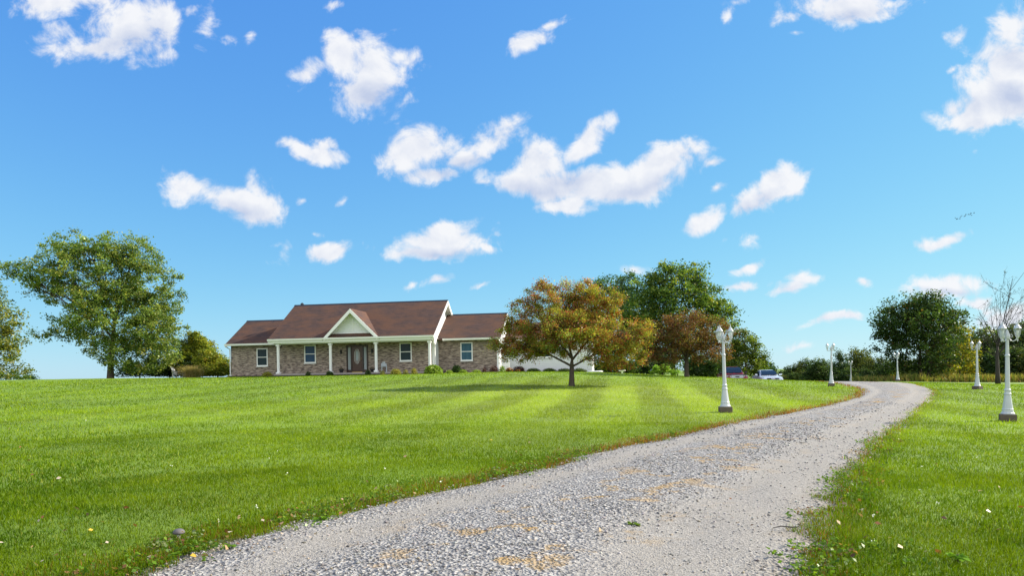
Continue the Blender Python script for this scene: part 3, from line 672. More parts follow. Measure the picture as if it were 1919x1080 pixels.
tree_at(1287, 46, 'crabapple_tree', 'darker reddish brown crabapple tree behind, nearer the parked cars', 'tree',
    [(1290,622,55,30,0),(1240,630,44,28,.4),(1335,630,38,30,-.4),(1285,650,60,24,-.8),(1225,655,32,20,.3),(1345,655,32,24,.5),(1270,605,34,18,0),(1310,600,34,16,.3),(1250,675,30,12,.4),(1325,670,26,14,0)],
    RUST2, tr=.15, fork=1.25, leaf=.11, per=55, clump=.32, dens=.8, stems=1, leader=.15)
# tall trees behind the house
tree_at(1262, 78, 'maple_tree', 'tallest dark green tree with pointed tufts behind the two crabapples', 'tree',
    [(1258,505,28,22,0),(1240,525,34,24,.6),(1285,520,30,24,-.5),(1220,540,40,26,.4),(1312,515,14,18,0),(1312,535,26,22,.4),(1265,555,60,36,-1.5),(1215,580,55,36,0),(1320,565,38,34,.5),(1355,580,24,24,0),(1370,600,14,14,0),(1290,600,70,36,-1),(1190,610,40,40,.8),(1340,610,36,28,.6),(1255,640,80,34,1),(1265,675,60,22,0)],
    [(.085,.145,.028,4),(.16,.22,.035,3),(.04,.078,.018,3.5),(.24,.25,.04,.9)], tr=.3, fork=2.6, leaf=.27, per=34, clump=.6, dens=.95, fill=2.6)
tree_at(1165, 84, 'cedar_tree', 'blue green tree rising between the crabapple and the tallest tree', 'tree',
    [(1165,530,34,22,0),(1140,550,38,26,0),(1190,550,34,26,.5),(1165,580,56,34,-1),(1170,620,60,40,0),(1110,545,34,18,.4),(1165,665,64,30,0)],
    [(.06,.115,.045,5),(.10,.16,.06,3),(.035,.07,.03,3)], tr=.26, fork=2.4, leaf=.25, per=34, clump=.6, dens=.9, fill=2.6)
tree_at(1398, 70, 'lawn_tree', 'yellow green tree above the roof of the pale parked car', 'tree',
    [(1395,640,28,20,0),(1380,660,34,22,.5),(1412,662,22,24,0),(1395,685,44,20,-.6),(1425,690,18,12,0),(1388,625,14,8,0)],
    [(.09,.13,.02,5),(.16,.19,.03,3),(.05,.08,.018,3)], tr=.16, fork=1.6, leaf=.2, per=36, clump=.42, dens=1.1)
shrub(1440, 82, 'far_shrub', 'dark feathery shrub to the right of the pale car', [(1432,688,18,14,0),(1425,678,10,10,0),(1448,698,10,8,0)], DARK, leaf=.2)
shrub(1242, 50, 'hosta_clump', 'bright light green leafy clump left of the darker crabapple trunk', [(1240,694,17,9,0),(1228,697,10,6,0),(1252,695,10,8,0)], [(.16,.26,.03,4),(.22,.32,.05,3)], leaf=.12, clump=.16, up=.8)
shrub(1270, 51, 'hosta_clump', 'smaller light green leafy clump right beside the darker crabapple trunk', [(1268,699,12,6,0)], [(.16,.26,.03,4),(.22,.32,.05,3)], leaf=.12, clump=.16, up=.8)
shrub(1145, 66, 'dark_shrub', 'dark shrub behind the right end of the white garage wall', [(1140,690,28,16,0),(1175,692,26,14,0),(1120,692,14,14,0)], DARK, leaf=.16, dens=1.3)
shrub(1215, 68, 'dark_shrub', 'dark bluish shrub beneath the gap between the two crabapples', [(1212,676,30,24,0),(1235,685,20,20,.5),(1190,692,20,14,0)], [(.03,.055,.025,4),(.05,.085,.03,2)], leaf=.17, dens=1.4)
shrub(1312, 72, 'dark_shrub', 'dark green shrub seen between the darker crabapple trunk and the red car', [(1312,688,26,22,0),(1330,696,20,16,0),(1296,694,16,16,0)], DARK, leaf=.18, dens=1.3)
shrub(1340, 76, 'pale_shrub', 'grey green shrub standing just behind the red car', [(1345,690,26,20,0),(1370,684,22,20,0)], [(.10,.12,.05,3),(.15,.16,.08,2),(.06,.08,.03,2)], leaf=.18, dens=1.3)
# right-hand trees
tree_at(1733, 62, 'spreading_tree', 'large round dark green tree with two trunks beyond the driveway bend', 'tree',
    [(1725,575,52,24,0),(1685,590,36,24,.5),(1765,590,36,24,-.5),(1660,610,26,18,0),(1790,605,24,20,.4),(1720,610,66,30,-1.4),(1680,640,40,26,.6),(1770,640,44,28,.4),(1725,650,60,28,-1),(1730,565,34,14,0),(1700,680,42,22,.8),(1755,685,38,22,-.8),(1648,618,12,10,0),(1725,600,60,44,1.6)],
    [(.036,.066,.017,5),(.062,.10,.022,3),(.022,.044,.012,2),(.14,.08,.025,.3)], tr=.19, fork=1.3, leaf=.2, per=34, clump=.45, dens=.9, stems=2)
shrub(1800, 66, 'yellow_bush', 'yellow leaved bushy sapling at the right of the big round tree', [(1800,640,26,34,0),(1785,670,26,26,.4),(1815,675,24,30,0),(1795,700,34,16,0),(1790,620,14,18,0)], YELL, cat='bush', leaf=.18, clump=.38, per=26)
shrub(1688, 63, 'yellow_bush', 'small yellow leaved sapling at the foot of a distant lamp post', [(1690,704,10,7,0),(1678,707,8,5,0)], YELL, cat='bush', leaf=.15, per=24)
shrub(1772, 64, 'yellow_bush', 'low yellow leaved sapling under the big round tree', [(1766,700,16,12,0),(1780,690,14,12,0)], YELL, cat='bush', leaf=.16, per=22)
def bare_tree():
    p, by = standing(1870, 50); o = W(1870, by, 50)
    root = thing('bare_tree', 'almost leafless tree with thin bare branches beside the right hand lamp posts', 'tree', p)
    mb = MB(); tips = []
    def q(px, py, dy=0): c = W(px, py, 50)-o; return np.array((c.x, c.y+dy, c.z))
    trunk = [np.array((0, 0, -.2)), q(1869,700), q(1870,670,.1), q(1871,650,.1)]; mb.tube(trunk, [.20, .14, .11, .085], 9)
    def grow(a, b, r, lvl):
        m_ = (a+b)/2+rng.normal(0, .045*np.linalg.norm(b-a), 3); pts = bez(a, m_, b, 6); mb.tube(pts, list(np.linspace(r, max(.005, r*.4), 6)), 6, cap=False)
        ln = np.linalg.norm(b-a); dr = (b-a)/ln
        if lvl == 0: tips.append(b); return
        for k in range(3):
            t = pts[random.randint(2, 5)]; dv = dr*random.uniform(.6, 1)+rng.normal(0, .42, 3); dv[2] += .2; dv /= np.linalg.norm(dv)
            grow(t, t+dv*ln*random.uniform(.35, .6), r*.45, lvl-1)
        tips.append(b)
    top = trunk[-1]
    for (px, py, dy, r) in ((1901,522,.2,.042),(1885,585,-.6,.036),(1908,560,.5,.036),(1842,585,.4,.036),(1830,600,-.3,.03),(1922,610,.2,.034),(1930,585,-.5,.03),(1850,625,.8,.03),(1895,615,-.9,.03),(1822,645,.3,.028),(1860,600,.1,.03),(1905,640,.6,.028),(1915,575,.3,.03),(1880,560,.3,.028),(1858,590,-.5,.026),(1925,640,-.4,.026),(1890,600,.9,.03),(1905,605,-.2,.03),(1836,640,.5,.024)):
        grow(top if py < 600 else trunk[2], q(px, py, dy), r, 3)
    mb.build('trunk', 'bark_grey', root, smooth=True)
    T = np.array(tips); T = T[rng.random(len(T)) < .38]; n = len(T)*3
    pos = np.repeat(T, 3, 0)+rng.normal(0, .07, (n, 3))
    leaf_object('crown', pos, rng.uniform(.06, .12, n), .05, palette(n, [(.03,.03,.016,3),(.06,.045,.02,1),(.08,.09,.025,1.5)]), root)
bare_tree()
# ------------------------------------------------------------------ tree line beyond the field
def far_trees():
    protos = []
    specs = [[(0,-.62,.34,.24),(-.16,-.5,.26,.2),(.18,-.48,.26,.2),(0,-.36,.42,.22),(.05,-.8,.2,.14),(-.2,-.25,.26,.2),(.22,-.22,.26,.2)],
             [(0,-.75,.16,.2),(-.08,-.55,.24,.18),(.1,-.5,.24,.18),(0,-.3,.34,.24),(0,-.15,.36,.16)],
             [(-.12,-.7,.26,.2),(.16,-.76,.22,.18),(0,-.5,.4,.22),(.24,-.45,.2,.18),(-.22,-.4,.24,.22),(0,-.22,.42,.2)]]
    d = 130.
    for k, sp in enumerate(specs):
        hp = 95.
        lob = [(CX+a*hp, CY+b*hp, c*hp, e*hp, 0) for a, b, c, e in sp]
        pal = [[(.045,.075,.022,4),(.075,.105,.028,3),(.03,.05,.018,3)], [(.035,.065,.028,4),(.055,.085,.03,2)], [(.075,.09,.022,4),(.11,.115,.026,2),(.045,.065,.02,3)]][k]
        protos.append(make_tree('field_edge_tree', 'x', 'tree', (0, 0, 0), d, CX, CY, lob, pal, tr=.22, fork=1.5, leaf=.42, per=24, clump=.85, dens=1.25, twigs=False))
    used = [False]*3
    big = 'dense green tree in the dark row beyond the field'; far = 'small distant tree on the far skyline beyond the driveway'
    def place(px, dist, top, k, label, grp, sx=1):
        p = at_depth(px, dist); hgt = W(px, top, dist).z-p.z; s = hgt/(.95*95/F*d)
        o = protos[k] if not used[k] else copy_tree(protos[k]); used[k] = True
        o.location = p; o.scale = (s*sx, s*sx, s); o.rotation_euler[2] = random.uniform(0, 6.28); tag(o, label, 'tree', grp)
    for px, dist, top, k, sx in [(1575,118,655,1,.8),(1610,122,652,2,1),(1640,108,668,2,1.2),(1555,128,680,0,1.2),(1535,125,672,0,1.2),(1668,100,675,0,1.3),(1700,110,672,2,1.3),(1590,112,690,0,1.5),(1625,105,690,1,1.3),
            (1745,105,660,0,1.2),(1780,104,640,2,1.2),(1815,100,628,0,1.1),(1845,96,618,0,1.1),(1880,98,610,2,1.0),(1915,94,606,0,1.1),(1950,96,604,2,1.1),(1990,95,610,0,1.1),(1830,92,660,1,1.4),(1865,90,655,0,1.3),(1900,90,650,0,1.3),(1940,88,650,2,1.3),(1800,95,672,0,1.4)]:
        place(px, dist, top, k, big, 'trees in the row beyond the field', sx)
    for px, dist, top, k, sx in [(1462,150,694,1,1.1),(1478,150,686,0,1.1),(1496,150,680,2,1.0),(1512,150,672,0,1.0),(1530,148,678,1,1.2),(1488,140,698,0,1.6),(1520,140,692,2,1.6),(1548,140,690,0,1.6),(1572,135,694,2,1.6),(1468,142,703,2,1.7),(1600,135,694,0,1.6)]:
        place(px, dist, top, k, far, 'small trees on the far skyline', sx)
far_trees()
def crop_strip():
    # rough tall growth along the edge of the field behind the right lawn
    n = 26000; px = rng.uniform(1600, 2010, n); d = rng.uniform(58, 74, n)
    a = np.array([W(1000, 705, 1.).x, W(1900, 705, 1.).x]); x = (a[0]+(px-1000)/900*(a[1]-a[0]))*d
    z = hz(x, d); col = palette(n, [(.22,.19,.05,3),(.13,.15,.03,4),(.25,.16,.06,1.5),(.06,.08,.02,2)])
    hgt = rng.uniform(.3, .85, n)*(.55+.7*vnoise(x, d, .6, 61))
    me = blades('field_crop', x, d, hgt, rng.uniform(.05, .12, n), col, .35, True, z-.03)
    tag(link_mesh('field_crop', me, 'blades'), kind='stuff', cat='crop', label='strip of tall drying growth along the field edge')
crop_strip()

# ------------------------------------------------------------------ house
def house():
    a = R(8.5); C = Vector((-304.5/F*50+67*sr/F*50, 50, 1.55))
    root = thing('house', 'low brown brick house with brown shingle roof and white columned porch', 'house', C, -a)
    P = lambda name, mb, mat, **k: mb.build(name, mat, root, **k)
    B = lambda *q: MB().box(*q)
    zb = -.75
    # --- walls
    P('brick_wall', B(-5.95, 5.95, 1.4, 1.62, zb, 2.44), 'brick')                    # behind the porch
    P('brick_wall', B(-11.04, -5.953, 2.8, 3.02, zb, 2.38), 'brick')                 # left wing
    P('brick_wall', B(-11.04, -10.82, 3.022, 8.6, zb, 2.38), 'brick')
    P('brick_wall', B(5.953, 10.55, 2.8, 3.02, zb, 2.38), 'brick')                   # right wing
    P('siding_wall', MB().prism([(3.022, zb), (8.6, zb), (8.6, 2.38), (5.7, 4.25), (3.022, 2.6)], 0, 10.33, 10.55), 'siding')
    P('siding_wall', MB().prism([(3.05, 2.36), (8.4, 2.36), (5.7, 4.05)], 0, -11.02, -10.85), 'siding')
    for s0, s1 in ((5.78, 5.952), (-5.952, -5.78)):
        P('siding_wall', MB().prism([(1.622, zb), (8.2, zb), (8.2, 2.44), (8.6, 2.6), (4.4, 5.38), (.35, 2.72), (.35, 2.44), (1.622, 2.44)], 0, s0, s1), 'siding')
    P('siding_wall', B(-11, 10.3, 8.4, 8.58, zb, 2.3), 'siding')
    P('garage_wall', B(10.553, 17.4, 6.0, 6.2, zb, 2.33), 'siding')
    P('garage_wall', MB().prism([(6.202, zb), (12, zb), (12, 2.33), (9, 3.7), (6.202, 2.33)], 0, 17.2, 17.4), 'siding')
    P('corner_trim', B(10.45, 10.60, 2.74, 2.86, zb, 2.34), 'white_trim')
    P('corner_trim', B(17.3, 17.45, 5.94, 6.06, zb, 2.32), 'white_trim')
    P('corner_trim', B(5.84, 6.0, 1.36, 1.45, zb, 2.43), 'white_trim')
    # --- roofs (slabs with real thickness)
    def slab(name, s0, s1, t0, z0, t1, z1, t2, z2, th=.13):
        P(name, MB().prism([(t0, z0), (t1, z1), (t2, z2), (t2, z2-th), (t1, z1-th*1.15), (t0, z0-th)], 0, s0, s1), 'shingles')
    slab('roof', -6.34, 6.34, -.05, 2.60, 4.4, 5.56, 8.85, 2.60)
    slab('roof', -11.25, -5.95, 2.36, 2.45, 5.7, 4.53, 9.0, 2.45)
    slab('roof', 5.95, 10.82, 2.36, 2.45, 5.7, 4.53, 9.0, 2.45)
    slab('roof', 10.5, 17.65, 5.6, 2.42, 9.0, 3.95, 12.4, 2.42)
    # ridge caps
    for s0, s1, t, z in ((-6.36, 6.36, 4.4, 5.56), (-11.27, -6.0, 5.7, 4.53), (6.0, 10.84, 5.7, 4.53)):
        P('ridge_cap', MB().prism([(t-.14, z-.085), (t, z+.03), (t+.14, z-.085), (t, z+.005)], 0, s0, s1), 'car_dark')
    # rake boards and soffits on the gable ends
    def rake(s0, s1, t0, z0, t1, z1, t2, z2, dpt=.24):
        P('rake_board', MB().prism([(t0, z0), (t1, z1), (t2, z2), (t2, z2-dpt), (t1, z1-dpt*1.2), (t0, z0-dpt)], 0, s0, s1), 'white_trim')
    rake(6.343, 6.385, -.02, 2.57, 4.4, 5.51, 8.8, 2.57); rake(-6.385, -6.343, -.02, 2.57, 4.4, 5.51, 8.8, 2.57)
    rake(10.823, 10.86, 2.38, 2.42, 5.7, 4.48, 8.98, 2.42); rake(-11.29, -11.253, 2.38, 2.42, 5.7, 4.48, 8.98, 2.42)
    P('soffit', MB().prism([(0, 2.44), (4.4, 5.36), (8.8, 2.44), (8.8, 2.41), (4.4, 5.32), (0, 2.41)], 0, 5.955, 6.34), 'white_trim')
    # --- gutters
    def gutter(s0, s1, t, z):
        P('gutter', MB().prism([(t-.13, z+.03), (t-.10, z-.11), (t+.02, z-.13), (t+.02, z+.03), (t-.005, z+.03), (t-.01, z-.09), (t-.09, z-.08), (t-.105, z+.03)], 0, s0, s1), 'white_trim')
    gutter(-6.36, 6.36, -.06, 2.56); gutter(-11.27, -6.4, 2.35, 2.41); gutter(6.4, 10.84, 2.35, 2.41); gutter(10.9, 17.6, 5.6, 2.37)
    P('fascia', B(-6.32, 6.32, -.035, .0, 2.28, 2.46), 'white_trim')
    # --- porch
    P('porch_ceiling', B(-6.3, 6.3, .002, 1.397, 2.40, 2.435), 'white_trim')
    P('porch_beam', B(-6.0, 6.05, .16, .38, 2.20, 2.398), 'white_trim')
    P('porch_floor', B(-6.0, 6.1, .05, 1.397, -.6, 0), 'step_concrete')
    P('step', B(-1.65, 1.75, -.30, .048, -.6, -.13), 'step_concrete'); P('step', B(-1.75, 1.85, -.65, -.302, -.7, -.27), 'step_concrete')
    for s in (-5.72, -1.6, 1.91, 5.95):
        c = P('column', MB().lathe([(.105, .13), (.105, 2.0), (.10, 2.06)], 20, (s, .27, 0)), 'white_trim', smooth=False)
        q = B(s-.15, s+.15, .12, .42, .001, .13).build('column_base', 'white_trim', c, bevel=.012)
        q = B(s-.14, s+.14, .13, .41, 2.06, 2.198).build('column_capital', 'white_trim', c, bevel=.012)
    # --- gable over the entrance
    cs = .12; hw = 2.08; ap = 4.70; zl = 2.62
    for sg in (-1, 1):
        # roof slope
        th = .10
        P('gable_roof', MB().prism([(cs, ap), (cs+sg*(hw+.12), ap-(hw+.12)), (cs+sg*(hw+.12), ap-(hw+.12)-th), (cs, ap-th*1.3)], 1, -.10, 3.2), 'shingles')
        P('gable_rake', MB().prism([(cs, ap-.03), (cs+sg*(hw+.10), ap-.03-(hw+.10)), (cs+sg*(hw+.10-.20), ap-.03-(hw+.10)-.08), (cs, ap-.33)], 1, -.155, -.103), 'white_trim')
        P('gable_soffit', MB().prism([(cs, ap-.15), (cs+sg*(hw-.05), ap-.10-hw), (cs+sg*(hw-.05), ap-.14-hw), (cs, ap-.20)], 1, -.10, .5), 'white_trim')
    P('gable_face', MB().prism([(cs-1.85, 2.75), (cs+1.85, 2.75), (cs, 4.58)], 1, .42, .5), 'siding')
    P('gable_batten', B(cs-.03, cs+.03, .40, .418, 2.9, 4.3), 'white_trim')
    P('gable_batten', B(cs-1.7, cs+1.7, .395, .418, 2.86, 2.93), 'white_trim')
    # --- windows
    def window(s, t, z0, z1, w=.92, pane='pane_curtain', deep=.05):
        f = MB(); k = .07
        f.box(s-w/2, s-w/2+k, t-deep, t-.001, z0, z1).box(s+w/2-k, s+w/2, t-deep, t-.001, z0, z1)
        f.box(s-w/2+k, s+w/2-k, t-deep, t-.001, z1-k, z1).box(s-w/2+k, s+w/2-k, t-deep, t-.001, z0, z0+k)
        fr = f.build('window', 'white_trim', root)
        B(s-w/2-.03, s+w/2+.03, t-deep-.04, t-.002, z0-.06, z0-.002).build('sill', 'white_trim', fr)
        zm = (z0+z1)/2
        B(s-w/2+k, s+w/2-k, t-deep+.004, t-.012, zm-.025, zm+.025).build('sash_rail', 'white_trim', fr)
        B(s-w/2+k, s+w/2-k, t-.024, t-.014, z0+k, zm-.025).build('pane', pane, fr)
        B(s-w/2+k, s+w/2-k, t-.016, t-.006, zm+.025, z1-k).build('pane', pane, fr)
    window(-3.71, 1.4, .80, 2.16, pane='pane_blue'); window(3.81, 1.4, .80, 2.16, pane='pane_dark')
    window(-8.37, 2.8, .66, 2.06, pane='pane_dark'); window(8.13, 2.8, .76, 2.14, pane='pane_curtain')
    window(13.6, 6.0, .95, 2.1, w=1.2, pane='pane_dark')
    # --- entrance
    s0, s1 = -.80, .87; t = 1.4
    f = MB(); f.box(s0, s0+.09, t-.09, t-.001, .001, 2.08).box(s1-.09, s1, t-.09, t-.001, .001, 2.08).box(s0+.09, s1-.09, t-.09, t-.001, 1.98, 2.08)
    f.box(-.46, -.37, t-.09, t-.001, .001, 1.98).box(.45, .54, t-.09, t-.001, .001, 1.98)
    door_set = f.build('entrance_door', 'door_frame', root)
    B(-.369, .449, t-.05, t-.002, .05, 1.978).build('door_leaf', 'door_wood', door_set, bevel=.006)
    B(-.30, .38, t-.062, t-.051, .15, .62).build('door_panel', 'door_wood', door_set, bevel=.008)
    MB().prism([(.04+.26*math.cos(x), 1.22+.58*math.sin(x)) for x in np.linspace(0, 2*math.pi, 28, endpoint=False)], 1, t-.066, t-.0505).build('oval_glass', 'pane_leaded', door_set)
    MB().prism([(.04+.10*math.cos(x), 1.26+.40*math.sin(x)) for x in np.linspace(0, 2*math.pi, 24, endpoint=False)], 1, t-.072, t-.0665).build('bevelled_glass', 'pane_side', door_set)
    for x0, x1 in ((s0+.091, -.461), (.541, s1-.091)):
        B(x0, x1, t-.04, t-.003, .002, .22).build('sidelight_panel', 'door_wood', door_set)
        B(x0+.02, x1-.02, t-.035, t-.004, .221, 1.9).build('sidelight', 'pane_side', door_set)
    B(-.37, .45, t-.12, t-.002, .002, .048).build('threshold', 'brass', door_set)
    MB().tube([(.37, t-.055, .95), (.37, t-.10, .95), (.37, t-.10, 1.12), (.37, t-.055, 1.12)], .014, 8).build('handle', 'brass', door_set, smooth=True)
    for s in (-1.22, 1.22):
        l = MB().box(s-.05, s+.05, t-.03, t-.001, 1.45, 1.75).tube([(s, t-.03, 1.7), (s, t-.12, 1.78), (s, t-.16, 1.72)], .012, 6).build('wall_lantern', 'dark_metal', root)
        MB().lathe([(.04, 1.42), (.075, 1.62), (.09, 1.64), (.02, 1.74)], 6, (s, t-.16, 0)).build('lantern_body', 'dark_metal', l)
    # --- downspouts
    P('downspout', MB().tube([(6.2, -.1, 2.44), (6.2, -.02, 2.36), (6.12, 1.0, 2.0), (6.06, 1.30, 1.86), (6.06, 1.32, 1.7), (6.06, 1.32, -.5)], .05, 4), 'white_trim')
    P('downspout', MB().tube([(-6.2, -.1, 2.44), (-6.2, -.04, 2.36), (-5.98, .1, 2.22)], .05, 4), 'white_trim')
    P('downspout', MB().tube([(-11.12, 2.26, 2.28), (-11.12, 2.36, 2.18), (-11.08, 2.73, 2.05), (-11.08, 2.73, -.6)], .05, 4), 'white_trim')
    # --- roof vent and aerial mast
    P('roof_vent', MB().lathe([(.05, 5.0), (.05, 5.62), (.13, 5.64), (.15, 5.74), (.03, 5.84)], 8, (-6.1, 5.2, 0)), 'dark_metal')
    m = P('antenna', MB().tube([(11.02, 6.9, -.5), (11.02, 6.9, 5.35)], .022, 6), 'galv')
    MB().tube([(11.02, 6.9, 4.95), (11.0, 6.9, 5.25), (11.08, 6.9, 5.42), (11.3, 6.9, 5.52)], [.05, .05, .045, .02], 6).tube([(11.05, 6.75, 5.35), (11.05, 7.05, 5.35)], .018, 5).build('antenna_head', 'dark_metal', m)
    return root
HOUSE = house()
def hw_(s, t, z=None):
    "world point of house-frame coordinates; z None drops it to the ground"
    a = R(8.5); C = HOUSE.location; p = Vector((C.x+s*math.cos(a)+t*math.sin(a), C.y-s*math.sin(a)+t*math.cos(a), 0))
    p.z = h1(p.x, p.y) if z is None else C.z+z
    return p
# mulch bed along the front
def bed():
    mb = MB(); outline = [(-11.2, 2.3), (-6.6, 2.2), (-6.4, -.5), (-1.9, -.5), (-1.9, -.85), (2.0, -.85), (2.1, -.6), (5.5, -.7), (6.8, .6), (10.8, 1.6), (11.5, 4.6), (17.6, 5.2)]
    back = [(-11.2, 2.9), (-5.9, 2.9), (-5.8, .3), (-2, .3), (-1.9, .3), (2.0, .3), (2.1, .3), (5.9, .3), (6.8, 2.9), (10.7, 2.9), (11.5, 6.1), (17.5, 6.1)]
    vs, fs = [], []
    n = 0
    for (a, b), (c, d) in zip(zip(outline, outline[1:]), zip(back, back[1:])):
        for i in range(7):
            f = i/6
            for j, lift in ((0, -.03), (.12, .05), (.5, .09), (1, .06)):
                s = (a[0]+(b[0]-a[0])*f)*(1-j)+(c[0]+(d[0]-c[0])*f)*j; t = (a[1]+(b[1]-a[1])*f)*(1-j)+(c[1]+(d[1]-c[1])*f)*j
                p = hw_(s, t); vs.append((p.x, p.y, p.z+lift))
        for i in range(6):
            for j in range(3): k = n+i*4+j; fs.append((k, k+4, k+5, k+1))
        n += 28
    tag(mb.add(vs, fs).build('flower_bed', 'mulch', smooth=True), kind='structure', label='dark mulch bed along the front of the house')
bed()
def mound(name, label, cat, px, py, wpx, hpx, pal, d, leaf=.09, dens=900, group=None, spiky=False, petal=None):
    "low plant: leaves through a dome, on a few stems"
    p = at_depth(px, d); rx = wpx/2/F*d; hh = hpx/F*d
    zt = W(px, py-hpx, d).z; p.z = min(p.z, zt-.12); hh = zt-p.z
    root = thing(name, label, cat, p, random.uniform(0, 6), group)
    n = int(max(60, min(2600, dens*rx*rx*3.1*2)))
    b = ball(n, 3.2); b[:, 2] = np.abs(b[:, 2]); b *= np.array((rx, rx*.8, hh)); b *= rng.uniform(.8, 1.08, (n, 1))
    dirs = b/np.linalg.norm(b, axis=1, keepdims=True)+np.array((0, 0, .5 if spiky else -.1))
    col = palette(n, pal)
    lw = leaf*rng.uniform(.7, 1.3, n)
    leaf_object('leaves', b+np.array((0, 0, .04)), lw*(1.9 if spiky else 1), lw*(.35 if spiky else .62), col, root, 'foliage', .5, dirs)
    mb = MB()
    for k in range(6):
        e = b[k*7 % n]; mb.tube([(0, 0, -.08), tuple(e*.5+np.array((0, 0, .03))), tuple(e*.92)], [.012, .008, .004], 5)
    mb.build('stems', 'bark', root)
    if petal:
        k = n//3; i = rng.choice(n, k, replace=False); leaf_object('blossom', b[i]*1.05+np.array((0, 0, .06)), leaf*.7, leaf*.7, palette(k, petal, jit=.25), root, 'petal', .8)
    return root
LG = [(.16,.24,.03,4),(.26,.33,.05,3),(.09,.15,.02,2)]; YG = [(.28,.27,.05,4),(.18,.2,.03,3),(.3,.18,.05,1)]; DG = [(.03,.06,.016,4),(.05,.09,.02,3)]
PUR = [(.07,.02,.025,3),(.10,.03,.04,2),(.03,.035,.015,2)]; ORG = [(.45,.10,.03,4),(.5,.16,.04,2)]
for q in [('low_shrub','low olive shrub beneath the left wing, just left of the first porch column',501,706,24,8,YG,50.8,.07),
          ('round_shrub','small dark green bush under the left porch window',578,706,13,10,DG,49.6,.07),
          ('round_shrub','small dark green bush at the foot of the second porch column',618,706,18,10,DG,49.4,.07),
          ('round_shrub','small dark green bush on the right of the front steps',690,705,15,11,DG,48.6,.07),
          ('yellow_perennial','small yellowing plant just right of the third porch column',717,703,13,8,YG,48.4,.06),
          ('yellow_perennial','yellowing plant below the right porch window, wider of its row',742,702,22,10,YG,48.3,.07),
          ('yellow_perennial','tiny yellowing plant between two larger ones in the porch bed',760,701,12,7,YG,48.2,.06),
          ('yellow_perennial','yellow spiky plant to the left of the large hosta',776,701,15,10,YG,48.2,.07),
          ('hosta','large bright yellow green hosta at the right porch corner',812,702,40,17,LG,48.2,.15),
          ('round_shrub','dark green mound below the right wing window',856,699,27,14,DG,50.2,.08),
          ('edging_plant','low yellow green edging plant right of the hosta',842,701,18,6,LG,49.0,.06),
          ('edging_plant','low yellow green edging plant before the dark green mound',868,700,20,6,LG,49.2,.06),
          ('edging_plant','low yellow green edging plant in the middle of the right wing bed',893,699,20,5,LG,49.4,.05),
          ('coleus','dark red leaved plant near the right end of the brick wall',908,697,11,7,PUR,50,.06),
          ('burgundy_plant','dark purple plant with pinkish tufts at the brick wall corner',926,697,20,11,PUR,50.4,.06),
          ('golden_shrub','small golden green plant beside the orange flowers',941,699,14,13,LG,50,.08),
          ('burgundy_plant','dark purple plant in front of the white ornamental screen',948,695,16,9,PUR,52.3,.07),
          ('burgundy_plant','wide dark purple plant against the white siding',972,696,28,9,PUR,53.4,.07)]:
    mound(q[0], q[1], 'plant', q[2], q[3], q[4], q[5], q[6], q[7], leaf=q[8], spiky='spiky' in q[1])
mound('chrysanthemum', 'larger round orange flower mound at the corner of the white siding', 'flowers', 954, 700, 19, 9, DG, 50.6, .07, petal=ORG)
mound('chrysanthemum', 'smaller round orange flower mound in the bed by the siding', 'flowers', 971, 700, 11, 6, DG, 50.8, .06, petal=ORG)
for k, (px, w) in enumerate(((1000, 36), (1030, 36), (1058, 34), (1085, 34))):
    mound('low_hedge', 'low clipped dark green hedge plant along the white siding', 'hedge', px, 700, w, 8.5, [(.05,.085,.022,4),(.08,.12,.03,2),(.1,.07,.04,.6)], 53.0, .07, group='hedge plants along the white siding')
# ornamental grass
def plume():
    p, by = standing(360, 57.5); root = thing('ornamental_grass', 'tuft of pale tan ornamental grass before the yellowing shrubs', 'plant', p); n = 1500
    x = rng.normal(0, .26, n); y = rng.normal(0, .2, n)
    me = blades('leaves', x, y, rng.uniform(.55, 1.2, n), np.full(n, .025), palette(n, [(.36,.27,.13,3),(.24,.19,.07,2),(.16,.17,.04,2)]), .75, True, np.full(n, -.05))
    link_mesh('leaves', me, 'blades', root)
plume()

# ------------------------------------------------------------------ garden things
def pot(px, py, d, label):
    p = hw_(*d, 0.0); root = thing('flower_pot', label, 'planter', p, 0)
    MB().lathe([(.10, .002), (.17, .20), (.205, .22), (.205, .26), (.17, .26), (.16, .20)], 16).build('bowl', 'pot_black', root, smooth=False)
    n = 90; b = ball(n, 2.5); b[:, 2] = np.abs(b[:, 2]); leaf_object('leaves', b*np.array((.17, .17, .16))+np.array((0, 0, .26)), .06, .035, palette(n, [(.05,.07,.02,3),(.2,.08,.08,1),(.25,.2,.15,.7)]), root)
pot(0, 0, (-1.0, .8), 'black bowl planter to the left of the front door')
pot(0, 0, (1.42, .8), 'black bowl planter to the right of the front door')
def slat_chair():
    root = thing('porch_chair', 'small pale grey slatted chair beside the third porch column', 'chair', hw_(2.42, .5, 0), R(15))
    for x in (-.17, .17):
        MB().box(x-.02, x+.02, -.2, -.16, .001, .40).build('leg', 'grey_wood', root); MB().box(x-.02, x+.02, .14, .18, .001, .40).build('leg', 'grey_wood', root)
    MB().box(-.2, .2, -.22, .19, .401, .43).build('seat', 'grey_wood', root)
    b = MB()
    for x, h in ((-.155, .66), (-.052, .76), (.052, .78), (.155, .64)): b.box(x-.042, x+.042, .192, .222, .36, h)
    b.build('backrest', 'grey_wood', root)
slat_chair()
